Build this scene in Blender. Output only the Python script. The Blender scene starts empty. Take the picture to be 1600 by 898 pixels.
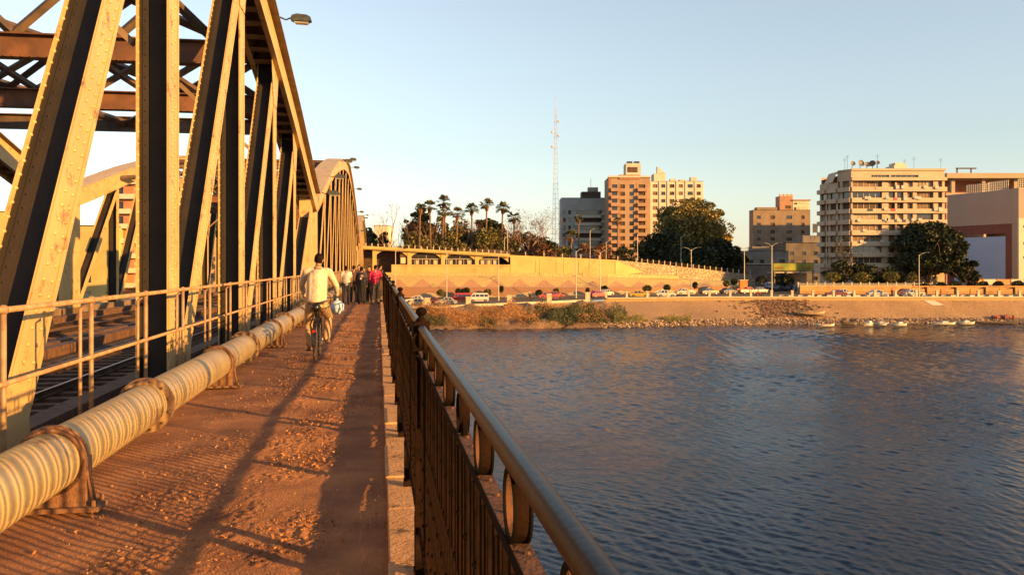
import bpy, math, random
import numpy as np
from mathutils import Vector, Matrix
random.seed(7)
R = math.radians
S = bpy.context.scene
COL = S.collection

# ------------------------------------------------------------ camera, sky, sun, exposure
TH = R(9.09)                      # the bridge runs 9 degrees to the left of the view axis
CT, ST = math.cos(TH), math.sin(TH)
cam_d = bpy.data.cameras.new('camera'); cam = bpy.data.objects.new('camera', cam_d); COL.objects.link(cam)
cam.location = (0, 0, 1.65); cam.rotation_euler = (R(90), 0, 0)
cam_d.sensor_width = 36.0; cam_d.lens = 36.0*1300/1600; cam_d.shift_y = -32/1600
cam_d.clip_start = 0.05; cam_d.clip_end = 6000
S.camera = cam
SUN_EL = R(11.3)
_sx, _sy = 0.836, -0.545          # horizontal direction TOWARDS the sun
_n = math.hypot(_sx, _sy); _sx /= _n; _sy /= _n
w = bpy.data.worlds.new('World'); S.world = w; w.use_nodes = True
nt = w.node_tree; bg = nt.nodes['Background']
sky = nt.nodes.new('ShaderNodeTexSky'); sky.sky_type = 'NISHITA'; sky.sun_disc = False
sky.sun_elevation = SUN_EL; sky.sun_rotation = math.atan2(_sx, _sy)
sky.altitude = 20; sky.air_density = 1.35; sky.dust_density = 0.4; sky.ozone_density = 3.1
hsv = nt.nodes.new('ShaderNodeHueSaturation'); hsv.inputs['Saturation'].default_value = .56; hsv.inputs['Value'].default_value = 1.27
nt.links.new(sky.outputs[0], hsv.inputs['Color']); nt.links.new(hsv.outputs[0], bg.inputs[0]); bg.inputs[1].default_value = 0.075
sd = bpy.data.lights.new('sun', 'SUN'); sun = bpy.data.objects.new('sun', sd); COL.objects.link(sun)
sd.energy = 5.0; sd.angle = R(0.55); sd.color = (1.0, 0.515, 0.13)
sdir = Vector((_sx*math.cos(SUN_EL), _sy*math.cos(SUN_EL), math.sin(SUN_EL)))
sun.rotation_euler = sdir.to_track_quat('Z', 'Y').to_euler()
S.view_settings.view_transform = 'Standard'; S.view_settings.look = 'None'
S.view_settings.exposure = 1.5; S.view_settings.gamma = 1.0
S.cycles.max_bounces = 6; S.cycles.transparent_max_bounces = 6

# ------------------------------------------------------------ materials
MATS = {}
AL = .70      # real-world albedos stay modest; the exposure above is set for them
def dk(c): return tuple(q*AL for q in c[:3])
def M(name, c, c2=None, sc=3.0, rough=0.75, metal=0.0, bump=0.0, bsc=20.0, island=0.0, spec=0.5, bdist=0.02, detail=5, c3=None, sc3=0.6, lo=.38, hi=.62):
    """procedural paint / stone / leaf: base colour varied by noise, small bump"""
    if name in MATS: return MATS[name]
    c = dk(c); c2 = dk(c2) if c2 is not None else None; c3 = dk(c3) if c3 is not None else None
    m = bpy.data.materials.new(name); m.use_nodes = True; t = m.node_tree; L = t.links.new
    b = t.nodes['Principled BSDF']
    b.inputs['Roughness'].default_value = rough; b.inputs['Metallic'].default_value = metal
    b.inputs['Specular IOR Level'].default_value = spec
    tc = t.nodes.new('ShaderNodeTexCoord')
    col = None
    if c2 is not None:
        n = t.nodes.new('ShaderNodeTexNoise'); n.inputs['Scale'].default_value = sc; n.inputs['Detail'].default_value = detail
        L(tc.outputs['Object'], n.inputs['Vector'])
        r = t.nodes.new('ShaderNodeValToRGB'); r.color_ramp.elements[0].position = lo; r.color_ramp.elements[1].position = hi
        r.color_ramp.elements[0].color = (*c, 1); r.color_ramp.elements[1].color = (*c2, 1)
        L(n.outputs[0], r.inputs[0]); col = r.outputs[0]
        if c3 is not None:
            n3 = t.nodes.new('ShaderNodeTexNoise'); n3.inputs['Scale'].default_value = sc3; n3.inputs['Detail'].default_value = 8
            n3.inputs['Roughness'].default_value = .7
            L(tc.outputs['Object'], n3.inputs['Vector'])
            r3 = t.nodes.new('ShaderNodeValToRGB'); r3.color_ramp.elements[0].position = .56; r3.color_ramp.elements[1].position = .66
            L(n3.outputs[0], r3.inputs[0])
            mx = t.nodes.new('ShaderNodeMix'); mx.data_type = 'RGBA'
            L(r3.outputs[0], mx.inputs[0]); L(col, mx.inputs[6]); mx.inputs[7].default_value = (*c3, 1); col = mx.outputs[2]
    if island > 0:
        g = t.nodes.new('ShaderNodeNewGeometry')
        mr = t.nodes.new('ShaderNodeMapRange'); mr.inputs[3].default_value = 1-island; mr.inputs[4].default_value = 1+island
        L(g.outputs['Random Per Island'], mr.inputs[0])
        h = t.nodes.new('ShaderNodeHueSaturation'); L(mr.outputs[0], h.inputs['Value'])
        if col is not None: L(col, h.inputs['Color'])
        else: h.inputs['Color'].default_value = (*c, 1)
        col = h.outputs[0]
    if col is not None: L(col, b.inputs['Base Color'])
    else: b.inputs['Base Color'].default_value = (*c, 1)
    if bump > 0:
        n = t.nodes.new('ShaderNodeTexNoise'); n.inputs['Scale'].default_value = bsc; n.inputs['Detail'].default_value = 6
        L(tc.outputs['Object'], n.inputs['Vector'])
        bp = t.nodes.new('ShaderNodeBump'); bp.inputs['Strength'].default_value = bump; bp.inputs['Distance'].default_value = bdist
        L(n.outputs[0], bp.inputs['Height']); L(bp.outputs[0], b.inputs['Normal'])
    MATS[name] = m
    return m

def emis(name, c, s):
    m = bpy.data.materials.new(name); m.use_nodes = True; b = m.node_tree.nodes['Principled BSDF']
    b.inputs['Emission Color'].default_value = (*c, 1); b.inputs['Emission Strength'].default_value = s
    b.inputs['Base Color'].default_value = (*c, 1)
    return m

# ------------------------------------------------------------ mesh builder
def V3(p): return np.array(p, float)
class MB:
    def __init__(s): s.v = []; s.f = []; s.mi = []; s.cur = 0
    def _add(s, vs, fs):
        o = len(s.v); s.v.extend([tuple(map(float, p)) for p in vs]); s.f.extend([tuple(i+o for i in f) for f in fs]); s.mi.extend([s.cur]*len(fs))
    def quad(s, a, b, c, d): s._add([a, b, c, d], [(0, 1, 2, 3)])
    def poly(s, pts): s._add(pts, [tuple(range(len(pts)))])
    def obox(s, c, ax, ay, az):
        c, ax, ay, az = V3(c), V3(ax), V3(ay), V3(az)
        vs = [c+i*ax+j*ay+k*az for k in (-1, 1) for j in (-1, 1) for i in (-1, 1)]
        s._add(vs, [(0, 2, 3, 1), (4, 5, 7, 6), (0, 1, 5, 4), (2, 6, 7, 3), (0, 4, 6, 2), (1, 3, 7, 5)])
    def box(s, c, sz, rz=0):
        a, b = math.cos(rz), math.sin(rz)
        s.obox(c, (a*sz[0]/2, b*sz[0]/2, 0), (-b*sz[1]/2, a*sz[1]/2, 0), (0, 0, sz[2]/2))
    def b2(s, x0, x1, y0, y1, z0, z1): s.box(((x0+x1)/2, (y0+y1)/2, (z0+z1)/2), (abs(x1-x0), abs(y1-y0), abs(z1-z0)))
    def tube(s, pts, r, n=8, cap=True, round_=False):
        pts = [V3(p) for p in pts]
        if np.isscalar(r): r = [r]*len(pts)
        r = list(r)
        if round_:                      # domed ends
            d0 = pts[0]-pts[1]; d0 /= (np.linalg.norm(d0)+1e-9); d1 = pts[-1]-pts[-2]; d1 /= (np.linalg.norm(d1)+1e-9)
            pts = [pts[0]+d0*r[0]*.95, pts[0]+d0*r[0]*.6]+pts+[pts[-1]+d1*r[-1]*.6, pts[-1]+d1*r[-1]*.95]
            r = [r[0]*.25, r[0]*.8]+r+[r[-1]*.8, r[-1]*.25]
        vs = []; prev = None
        for i, p in enumerate(pts):
            d = (pts[min(i+1, len(pts)-1)]-pts[max(i-1, 0)]); d = d/(np.linalg.norm(d)+1e-9)
            if prev is None:
                u = np.cross(d, (0, 0, 1.0)); 
                if np.linalg.norm(u) < 1e-3: u = np.cross(d, (0, 1.0, 0))
            else: u = prev-d*np.dot(prev, d)
            u /= (np.linalg.norm(u)+1e-9); prev = u; v = np.cross(d, u)
            for k in range(n):
                a = 2*math.pi*k/n; vs.append(p+r[i]*(math.cos(a)*u+math.sin(a)*v))
        fs = []
        for i in range(len(pts)-1):
            for k in range(n): fs.append((i*n+k, (i+1)*n+k, (i+1)*n+(k+1) % n, i*n+(k+1) % n))
        if cap: fs.append(tuple(range(n))); fs.append(tuple((len(pts)-1)*n+k for k in reversed(range(n))))
        s._add(vs, fs)
    def ell(s, c, r, nu=10, nv=7, rot=None):
        c = V3(c); vs = []
        if np.isscalar(r): r = (r, r, r)
        for j in range(1, nv):
            ph = math.pi*j/nv
            for i in range(nu):
                a = 2*math.pi*i/nu; p = V3((r[0]*math.sin(ph)*math.cos(a), r[1]*math.sin(ph)*math.sin(a), r[2]*math.cos(ph)))
                if rot is not None: p = rot @ p
                vs.append(c+p)
        t = V3((0, 0, r[2])); 
        if rot is not None: t = rot @ t
        vs += [c+t, c-t]; T = len(vs)-2; B = T+1; fs = []
        for i in range(nu):
            fs.append((T, i, (i+1) % nu)); fs.append((B, (nv-2)*nu+(i+1) % nu, (nv-2)*nu+i))
        for j in range(nv-2):
            for i in range(nu): fs.append((j*nu+i, (j+1)*nu+i, (j+1)*nu+(i+1) % nu, j*nu+(i+1) % nu))
        s._add(vs, fs)
    def ring(s, c, axis, R_, w, t, n=24):
        """flat band ring: radius R_, width w along axis, thickness t"""
        c, a = V3(c), V3(axis); a = a/np.linalg.norm(a)
        u = np.cross(a, (0, 0, 1.0)); 
        if np.linalg.norm(u) < 1e-3: u = V3((1, 0, 0))
        u /= np.linalg.norm(u); v = np.cross(a, u); vs = []; fs = []
        for k in range(n):
            d = math.cos(2*math.pi*k/n)*u+math.sin(2*math.pi*k/n)*v
            vs += [c+d*R_-a*w/2, c+d*R_+a*w/2, c+d*(R_-t)+a*w/2, c+d*(R_-t)-a*w/2]
        for k in range(n):
            o = 4*k; q = 4*((k+1) % n)
            for j in range(4): fs.append((o+j, q+j, q+(j+1) % 4, o+(j+1) % 4))
        s._add(vs, fs)
    def prism(s, prof, y0, y1, taper=None):
        """profile of (x,z) points extruded in y; taper=(z_from, z_to, amount) narrows the upper part"""
        n = len(prof); vs = []
        for y, sg in ((y0, 1), (y1, -1)):
            for x, z in prof:
                yy = y
                if taper:
                    k = min(1, max(0, (z-taper[0])/(taper[1]-taper[0]))); yy = y+sg*taper[2]*k
                vs.append((x, yy, z))
        fs = [tuple(range(n)), tuple(reversed(range(n, 2*n)))]+[(i, (i+1) % n+0, (i+1) % n+n, i+n) for i in range(n)]
        s._add(vs, [fs[0][::-1], fs[1][::-1]]+fs[2:])
    def rivet(s, p, nrm, r=.016):
        p, nn = V3(p), V3(nrm); u = np.cross(nn, (0.3, .5, .8)); u /= np.linalg.norm(u); v = np.cross(nn, u); vs = []
        for k in range(6):
            a = k*math.pi/3; d = math.cos(a)*u+math.sin(a)*v; vs.append(p+d*r)
        for k in range(6):
            a = k*math.pi/3; d = math.cos(a)*u+math.sin(a)*v; vs.append(p+d*r*.6+nn*r*.75)
        fs = [(k, (k+1) % 6, 6+(k+1) % 6, 6+k) for k in range(6)]+[(6, 7, 8, 9, 10, 11)]
        s._add(vs, fs)
    def mesh(s, name, mat, smooth=False):
        me = bpy.data.meshes.new(name); me.from_pydata(s.v, [], s.f)
        for m in (mat if isinstance(mat, (list, tuple)) else [mat]): me.materials.append(m)
        if isinstance(mat, (list, tuple)): me.polygons.foreach_set('material_index', s.mi)
        if smooth: me.polygons.foreach_set('use_smooth', [True]*len(me.polygons))
        me.update(); return me
    def build(s, name, mat, parent=None, smooth=False, loc=None, rz=None):
        o = bpy.data.objects.new(name, s.mesh(name, mat, smooth)); COL.objects.link(o)
        if parent is not None: o.parent = parent
        if loc is not None: o.location = loc
        if rz is not None: o.rotation_euler.z = rz
        return o

def tag(o, label=None, cat=None, group=None, kind=None):
    if label: o['label'] = label
    if cat: o['category'] = cat
    if group: o['group'] = group
    if kind: o['kind'] = kind
    return o
def thing(name, label, cat, loc=(0, 0, 0), rz=0, group=None):
    o = bpy.data.objects.new(name, None); COL.objects.link(o); o.location = loc; o.rotation_euler = (0, 0, rz)
    o.empty_display_size = .3
    return tag(o, label, cat, group)
KIDS = {}
def copy_tree(o, parent=None, mats=None):
    c = o.copy(); COL.objects.link(c)
    if parent is not None: c.parent = parent
    for ch in o.children: copy_tree(ch, c)
    return c
def B(X, Y, Z=0): return (X*CT-Y*ST, X*ST+Y*CT, Z)      # bridge frame -> world
def bthing(name, label, cat, X=0, Y=0, Z=0, group=None, rz=0): return thing(name, label, cat, B(X, Y, Z), TH+rz, group)
def px(p, d): return (p-800)*d/1300.0                    # photo column at distance d -> world x
def pz(q, d): return 1.65-(q-417)*d/1300.0               # photo row at distance d -> height
NT = {}
def vnoise(x, y, seed=0):
    if seed not in NT: NT[seed] = np.random.RandomState(seed).rand(256, 256)
    T = NT[seed]
    xi = np.floor(x).astype(int); yi = np.floor(y).astype(int); fx = x-xi; fy = y-yi
    fx = fx*fx*(3-2*fx); fy = fy*fy*(3-2*fy); g = lambda a, b: T[a % 256, b % 256]
    return (g(xi, yi)*(1-fx)+g(xi+1, yi)*fx)*(1-fy)+(g(xi, yi+1)*(1-fx)+g(xi+1, yi+1)*fx)*fy
def gridmesh(name, P, mat, smooth=True):
    """P: array rows x cols x 3"""
    r, c, _ = P.shape; me = bpy.data.meshes.new(name)
    me.vertices.add(r*c); me.vertices.foreach_set('co', P.reshape(-1).astype(np.float32))
    i = np.arange((r-1)*(c-1)); a = (i//(c-1))*c+i % (c-1)
    q = np.stack([a, a+1, a+c+1, a+c], 1).reshape(-1)
    me.loops.add(len(q)); me.loops.foreach_set('vertex_index', q.astype(np.int32))
    me.polygons.add(len(i)); me.polygons.foreach_set('loop_start', np.arange(0, len(q), 4, dtype=np.int32))
    me.polygons.foreach_set('loop_total', np.full(len(i), 4, dtype=np.int32))
    if smooth: me.polygons.foreach_set('use_smooth', np.ones(len(i), dtype=bool))
    me.materials.append(mat); me.update(calc_edges=True); me.validate()
    o = bpy.data.objects.new(name, me); COL.objects.link(o); return o
def finish(mb, voxel, name, mat, parent, smooth=3, extra=None):
    """fuse overlapping closed forms into one continuous surface"""
    me = mb.mesh(name, mat); o = bpy.data.objects.new('tmp', me); COL.objects.link(o)
    m = o.modifiers.new('r', 'REMESH'); m.mode = 'VOXEL'; m.voxel_size = voxel; m.use_smooth_shade = True
    if smooth: s_ = o.modifiers.new('s', 'SMOOTH'); s_.factor = .5; s_.iterations = smooth
    dg = bpy.context.evaluated_depsgraph_get(); me2 = bpy.data.meshes.new_from_object(o.evaluated_get(dg))
    bpy.data.objects.remove(o); me2.name = name
    if extra is not None:
        import bmesh
        bm = bmesh.new(); bm.from_mesh(me2); e = extra.mesh('x', mat, True); bm.from_mesh(e); bm.to_mesh(me2); bm.free()
    if not len(me2.materials): me2.materials.append(mat)
    ob = bpy.data.objects.new(name, me2); COL.objects.link(ob); ob.parent = parent
    return ob
# ------------------------------------------------------------ palette
cream = M('cream_steel_paint', (.66, .45, .19), (.58, .375, .15), sc=.9, rough=.55, bump=.2, bsc=30, c3=(.28, .15, .06), sc3=2.3)
dsteel = M('brown_steel_paint', (.075, .05, .035), (.14, .085, .05), sc=2.5, rough=.6, bump=.2, bsc=25)
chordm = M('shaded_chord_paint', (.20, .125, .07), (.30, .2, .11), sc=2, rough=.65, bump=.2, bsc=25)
strutm = M('red_brown_steel', (.20, .085, .04), (.11, .05, .03), sc=2, rough=.6, bump=.2, bsc=25)
pipem = M('pale_pipe_paint', (.64, .46, .21), (.54, .37, .15), sc=2.5, rough=.5, bump=.3, bsc=9, c3=(.25, .13, .06), sc3=1.6)
rust = M('rusty_iron', (.16, .07, .035), (.27, .13, .06), sc=14, rough=.85, bump=.5, bsc=60)
railm = M('black_brown_iron', (.010, .006, .004), (.026, .013, .008), sc=9, rough=.9, bump=.3, bsc=45, spec=.03)
handm = M('worn_handrail_iron', (.007, .005, .005), (.02, .010, .007), sc=12, rough=.34, bump=.04, bsc=60, spec=.14)
webm = M('shaded_web_steel', (.014, .009, .007), (.026, .016, .011), sc=1.5, rough=.75, bump=.3, bsc=20)  # web colour darkened to stand in for shade between the flanges
pipe_rail = M('beige_rail_paint', (.40, .27, .14), (.28, .16, .08), sc=7, rough=.55, bump=.2, bsc=40)
curbm = M('kerb_concrete', (.56, .30, .13), (.68, .38, .18), sc=5, rough=.9, bump=.6, bsc=40, c3=(.12, .07, .04), sc3=3)
concrete = M('grey_concrete', (.26, .22, .17), (.34, .29, .22), sc=.6, rough=.9, bump=.3, bsc=6)

# ------------------------------------------------------------ water
wm = bpy.data.materials.new('river_water'); wm.use_nodes = True; t = wm.node_tree; L = t.links.new; b = t.nodes['Principled BSDF']
b.inputs['Base Color'].default_value = (.005, .013, .030, 1); b.inputs['Roughness'].default_value = .06; b.inputs['Specular IOR Level'].default_value = .20; b.inputs['IOR'].default_value = 1.33; b.inputs['Specular Tint'].default_value = (.50, .72, 1.0, 1)
tc = t.nodes.new('ShaderNodeTexCoord'); mp = t.nodes.new('ShaderNodeMapping'); mp.inputs['Scale'].default_value = (1.0, 1.5, 1)
mp.inputs['Rotation'].default_value = (0, 0, R(12)); L(tc.outputs['Object'], mp.inputs[0])
n1 = t.nodes.new('ShaderNodeTexNoise'); n1.inputs['Scale'].default_value = 3.0; n1.inputs['Detail'].default_value = 5; n1.inputs['Roughness'].default_value = .62; L(mp.outputs[0], n1.inputs[0])
n2 = t.nodes.new('ShaderNodeTexNoise'); n2.inputs['Scale'].default_value = .035; n2.inputs['Detail'].default_value = 3; L(tc.outputs['Object'], n2.inputs[0])
mr = t.nodes.new('ShaderNodeMapRange'); mr.inputs[1].default_value = .35; mr.inputs[2].default_value = .65; mr.inputs[3].default_value = .35; mr.inputs[4].default_value = 1.15; L(n2.outputs[0], mr.inputs[0])
n4 = t.nodes.new('ShaderNodeTexNoise'); n4.inputs['Scale'].default_value = .55; n4.inputs['Detail'].default_value = 3; L(mp.outputs[0], n4.inputs[0])
ad = t.nodes.new('ShaderNodeMath'); ad.operation = 'MULTIPLY_ADD'; ad.inputs[1].default_value = 1.6; L(n4.outputs[0], ad.inputs[0]); L(n1.outputs[0], ad.inputs[2])
mu = t.nodes.new('ShaderNodeMath'); mu.operation = 'MULTIPLY'; L(ad.outputs[0], mu.inputs[0]); L(mr.outputs[0], mu.inputs[1])
bp = t.nodes.new('ShaderNodeBump'); bp.inputs['Strength'].default_value = 1.0; bp.inputs['Distance'].default_value = .055; L(mu.outputs[0], bp.inputs['Height']); L(bp.outputs[0], b.inputs['Normal'])
WZ = -9.35
# waves are real geometry where the river is in sight; a plain sheet carries on beyond
_d = [13.0]
while _d[-1] < 166: _d.append(_d[-1]+max(.09, _d[-1]*.0023))
_d = np.array(_d); _t = np.linspace(-.16, .66, 1000); TT, DD = np.meshgrid(_t, _d); XX, YY = TT*DD, DD
rw = np.random.RandomState(12); HH = np.zeros_like(XX)
sp_ = np.maximum(.1, YY*.0023)
for k in range(84):
    lam = .18*(2.6/.18)**rw.rand(); an = R(205)+rw.normal()*.42; kk = 2*math.pi/lam; am = .0044*lam**.95
    HH += am*(1 if lam < 1 else np.clip((YY-35)/70, 0, 1))*np.clip(lam/sp_/2.2-1, 0, 1)*np.sin(kk*(XX*math.cos(an)+YY*math.sin(an))+rw.rand()*6.28)
gust = .25+1.4*vnoise(XX*.05+.02*YY, YY*.06, 21)**1.2+.25*vnoise(XX*.4, YY*.3, 22)
HH *= gust*np.clip((167-YY)/12, .3, 1)*np.clip(.35+YY/110, .45, 1.6)
wo = gridmesh('water', np.stack([XX, YY, WZ+HH], -1), wm); tag(wo, kind='structure')
mb = MB(); mb.quad((-2500, -1500, WZ-.12), (2500, -1500, WZ-.12), (2500, 175, WZ-.12), (-2500, 175, WZ-.12))
tag(mb.build('water', wm), kind='structure')

# ------------------------------------------------------------ far bank terrain
def edge_d(x): return float(np.interp(x, [-400, -13, 18.5, 19.5, 600], [150, 158, 168.5, 171, 171]))
def road_z(x): return float(np.interp(x, [-400, -40, -13, 19, 40, 600], [-6.1, -6.0, -5.75, -4.9, -4.65, -4.65]))
def water_d(x): return float(np.interp(x, [-400, -13, 0, 19, 54, 600], [148, 150, 150, 153.5, 162, 164]))
def tread(name, path, mat, kind='structure', nx=None, amp=0.0, smooth=True):
    """sheet swept along x: path(x) gives a list of (y,z) rows"""
    xs = nx; rows = [path(x) for x in xs]
    P = np.array([[(x, y, z) for (y, z) in r] for x, r in zip(xs, rows)])
    if amp: P[:, 1:-1, 2] += amp*(vnoise(P[:, 1:-1, 0]*.5, P[:, 1:-1, 1]*.9, 3)-.5)
    o = gridmesh(name, P, mat, smooth); tag(o, kind=kind); return o
soil = M('dry_soil', (.20, .12, .06), (.30, .19, .10), sc=.25, rough=.95, bump=.6, bsc=3)
asph = M('asphalt', (.075, .06, .05), (.10, .078, .06), sc=.4, rough=.9, bump=.2, bsc=20)
pave = M('promenade_paving', (.33, .26, .18), (.26, .2, .14), sc=.8, rough=.9)
# masonry slope material: pale stones in mortar
def stone_mat(name, ca, cb, cm, sc, dist=.25):
    m = bpy.data.materials.new(name); m.use_nodes = True; t = m.node_tree; L = t.links.new; b = t.nodes['Principled BSDF']; b.inputs['Roughness'].default_value = .92
    tc = t.nodes.new('ShaderNodeTexCoord'); v = t.nodes.new('ShaderNodeTexVoronoi'); v.inputs['Scale'].default_value = sc; L(tc.outputs['Object'], v.inputs[0])
    v2 = t.nodes.new('ShaderNodeTexVoronoi'); v2.feature = 'DISTANCE_TO_EDGE'; v2.inputs['Scale'].default_value = sc; L(tc.outputs['Object'], v2.inputs[0])
    mx = t.nodes.new('ShaderNodeMix'); mx.data_type = 'RGBA'; mx.inputs[6].default_value = (*dk(ca), 1); mx.inputs[7].default_value = (*dk(cb), 1)
    sp = t.nodes.new('ShaderNodeSeparateColor'); L(v.outputs['Color'], sp.inputs[0]); L(sp.outputs[0], mx.inputs[0])
    rr = t.nodes.new('ShaderNodeValToRGB'); rr.color_ramp.elements[0].position = .02; rr.color_ramp.elements[1].position = .09; L(v2.outputs[0], rr.inputs[0])
    m2 = t.nodes.new('ShaderNodeMix'); m2.data_type = 'RGBA'; m2.inputs[6].default_value = (*dk(cm), 1); L(rr.outputs[0], m2.inputs[0]); L(mx.outputs[2], m2.inputs[7])
    n = t.nodes.new('ShaderNodeTexNoise'); n.inputs['Scale'].default_value = .12; n.inputs['Detail'].default_value = 6; L(tc.outputs['Object'], n.inputs[0])
    r4 = t.nodes.new('ShaderNodeMapRange'); r4.inputs[3].default_value = .6; r4.inputs[4].default_value = 1.35; L(n.outputs[0], r4.inputs[0])
    h = t.nodes.new('ShaderNodeHueSaturation'); L(m2.outputs[2], h.inputs['Color']); L(r4.outputs[0], h.inputs['Value']); L(h.outputs[0], b.inputs['Base Color'])
    bp = t.nodes.new('ShaderNodeBump'); bp.inputs['Strength'].default_value = .9; bp.inputs['Distance'].default_value = dist; L(rr.outputs[0], bp.inputs['Height']); L(bp.outputs[0], b.inputs['Normal'])
    return m
pitch = stone_mat('pitched_stone', (.50, .28, .12), (.60, .37, .17), (.38, .21, .09), 2.6, .12)
XS = list(np.arange(-420, -60, 12))+list(np.arange(-60, 160, 1.0))+list(np.arange(160, 620, 12))
# natural bank to the left, pitched stone slope to the right
XL = [x for x in XS if x <= 19.0]+[19.2]
XR = [19.2]+[x for x in XS if x > 19.2]
def prof_l(x):
    e, wd, rz = edge_d(x), water_d(x), road_z(x)
    return [(wd-14, WZ-3), (wd-2, WZ-.35), (wd+.6, WZ+.35), (wd+(e-wd)*.35, WZ+1.6), (wd+(e-wd)*.65, WZ+(rz-WZ)*.75), (e-.9, rz-.5), (e-.3, rz-.35)]
tread('river_bank', prof_l, M('earth_bank', (.24, .125, .055), (.38, .22, .10), sc=.7, rough=.95, bump=1, bsc=3, bdist=.3), nx=XL, amp=1.9)
def prof_r(x):
    e, wd, rz = edge_d(x), water_d(x), road_z(x)
    return [(wd-14, WZ-3), (wd-2.2, WZ-.6), (wd+.4, WZ+.3), (wd+1.3, WZ+1.0), (wd+1.6, WZ+1.05), ((wd+e)/2+.6, (WZ+1.05+rz-.6)/2), (e-.3, rz-.6)]
tread('stone_slope', prof_r, pitch, nx=XR, amp=.25)
# the land behind: one sheet from the promenade to the horizon
def prof_land(x):
    e, rz = edge_d(x), road_z(x)
    return [(e-.25, rz), (e+3, rz), (196, rz-.02), (230, rz+.1), (420, rz+.3), (4500, rz+3)]
tread('ground', prof_land, soil, nx=[-4500, -1200]+XS+[1200, 4500], smooth=False)
tread('promenade', lambda x: [(edge_d(x)-.2, road_z(x)+.13), (edge_d(x)+3.2, road_z(x)+.13), (edge_d(x)+3.21, road_z(x)-.02)], pave, nx=XS, smooth=False)
tread('road', lambda x: [(edge_d(x)+3.3, road_z(x)+.012), (192.5, road_z(x)+.012)], asph, nx=XS, smooth=False)
# side street running away between the buildings
mb = MB(); zz = -4.65+.12
mb.quad((px(1190, 192), 192.6, zz), (px(1268, 192), 192.6, zz), (px(1262, 300), 300, zz+.2), (px(1205, 300), 300, zz+.2))
tag(mb.build('side_street', asph), kind='structure')
# painted kerb beside the carriageway (black and white dashes) and a lane line
whitep = M('white_paint', (.72, .66, .55), (.58, .5, .38), sc=2, rough=.7)
mb = MB()
x = 56.0
while x < 130:
    e = edge_d(x); mb.b2(x, x+1.0, e+3.35, e+3.6, road_z(x)-.0, road_z(x)+.42); x += 2.0
tag(mb.build('painted_kerb', whitep), kind='structure')

# embankment tiers below the viaduct, with its painted triangles
def tri_mat(name, base, tri, zb, h, per, off, hatch=0.0):
    m = bpy.data.materials.new(name); m.use_nodes = True; t = m.node_tree; L = t.links.new; b = t.nodes['Principled BSDF']; b.inputs['Roughness'].default_value = .9
    tc = t.nodes.new('ShaderNodeTexCoord'); s = t.nodes.new('ShaderNodeSeparateXYZ'); L(tc.outputs['UV'], s.inputs[0])
    def mth(op, a, bb=None):
        n = t.nodes.new('ShaderNodeMath'); n.operation = op
        for i, q in enumerate((a, bb)):
            if q is None: continue
            if isinstance(q, (int, float)): n.inputs[i].default_value = q
            else: L(q, n.inputs[i])
        return n.outputs[0]
    pp = mth('PINGPONG', mth('ADD', s.outputs[0], off), per/2)       # 0..per/2
    hgt = mth('MULTIPLY', mth('SUBTRACT', pp, per*.06), h/(per*.44))
    inside = mth('LESS_THAN', s.outputs[1], hgt)
    n = t.nodes.new('ShaderNodeTexNoise'); n.inputs['Scale'].default_value = 1.2; n.inputs['Detail'].default_value = 6; L(tc.outputs['Object'], n.inputs[0])
    mr = t.nodes.new('ShaderNodeMapRange'); mr.inputs[3].default_value = .75; mr.inputs[4].default_value = 1.2; L(n.outputs[0], mr.inputs[0])
    mx = t.nodes.new('ShaderNodeMix'); mx.data_type = 'RGBA'; mx.inputs[6].default_value = (*dk(base), 1); mx.inputs[7].default_value = (*dk(tri), 1); L(inside, mx.inputs[0])
    g = mth('MULTIPLY', mth('LESS_THAN', mth('PINGPONG', mth('ADD', s.outputs[0], s.outputs[1]), .45), .09), .35)
    g2 = mth('MULTIPLY', mth('LESS_THAN', mth('PINGPONG', mth('SUBTRACT', s.outputs[0], s.outputs[1]), .45), .09), .35)
    val = mth('MULTIPLY', mr.outputs[0], mth('SUBTRACT', 1.0, mth('MAXIMUM', g, g2)))
    hs = t.nodes.new('ShaderNodeHueSaturation'); L(mx.outputs[2], hs.inputs['Color']); L(val, hs.inputs['Value']); L(hs.outputs[0], b.inputs['Base Color'])
    return m
def strip(name, pts0, pts1, mat, kind='structure', uv=True):
    """ruled sheet between a lower and an upper polyline; uv in metres (along, up)"""
    mb = MB(); n = len(pts0)
    for i in range(n-1): mb.quad(pts0[i], pts0[i+1], pts1[i+1], pts1[i])
    o = mb.build(name, mat); me = o.data; ul = me.uv_layers.new(name='UVMap')
    for i in range(n-1):
        hs = math.dist(pts0[i], pts1[i]); he = math.dist(pts0[i+1], pts1[i+1])
        for k, (u, v) in enumerate(((pts0[i][0], 0), (pts0[i+1][0], 0), (pts1[i+1][0], he), (pts1[i][0], hs))): ul.data[i*4+k].uv = (u, v)
    if kind: tag(o, kind=kind)
    return o
def line3(samples):   # samples of (px, row, d)
    return [(px(p, d), d, pz(q, d)) for p, q, d in samples]
PXS = [470, 600, 700, 800, 880, 950, 1010, 1060, 1110, 1160]
def samp(ps, qs, ds): return line3([(p, float(np.interp(p, ps, qs)), float(np.interp(p, ps, ds))) for p in PXS])
t1b = samp([470, 950, 1160], [466, 463, 456], [195, 197, 214])
t1t = samp([470, 950, 1100, 1160], [448, 449, 448, 447], [197.5, 199.5, 208, 216])
l1 = samp([470, 950, 1100, 1160], [447.6, 448.4, 447, 446], [199, 201, 209, 217])
t2t = samp([470, 800, 950, 1080, 1160], [430, 431, 432.5, 437, 441], [203, 203, 205, 212, 221])
l2 = samp([470, 800, 950, 1080, 1160], [429.3, 430, 431.5, 436, 440], [204.6, 204.6, 208, 216, 229])
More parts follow.
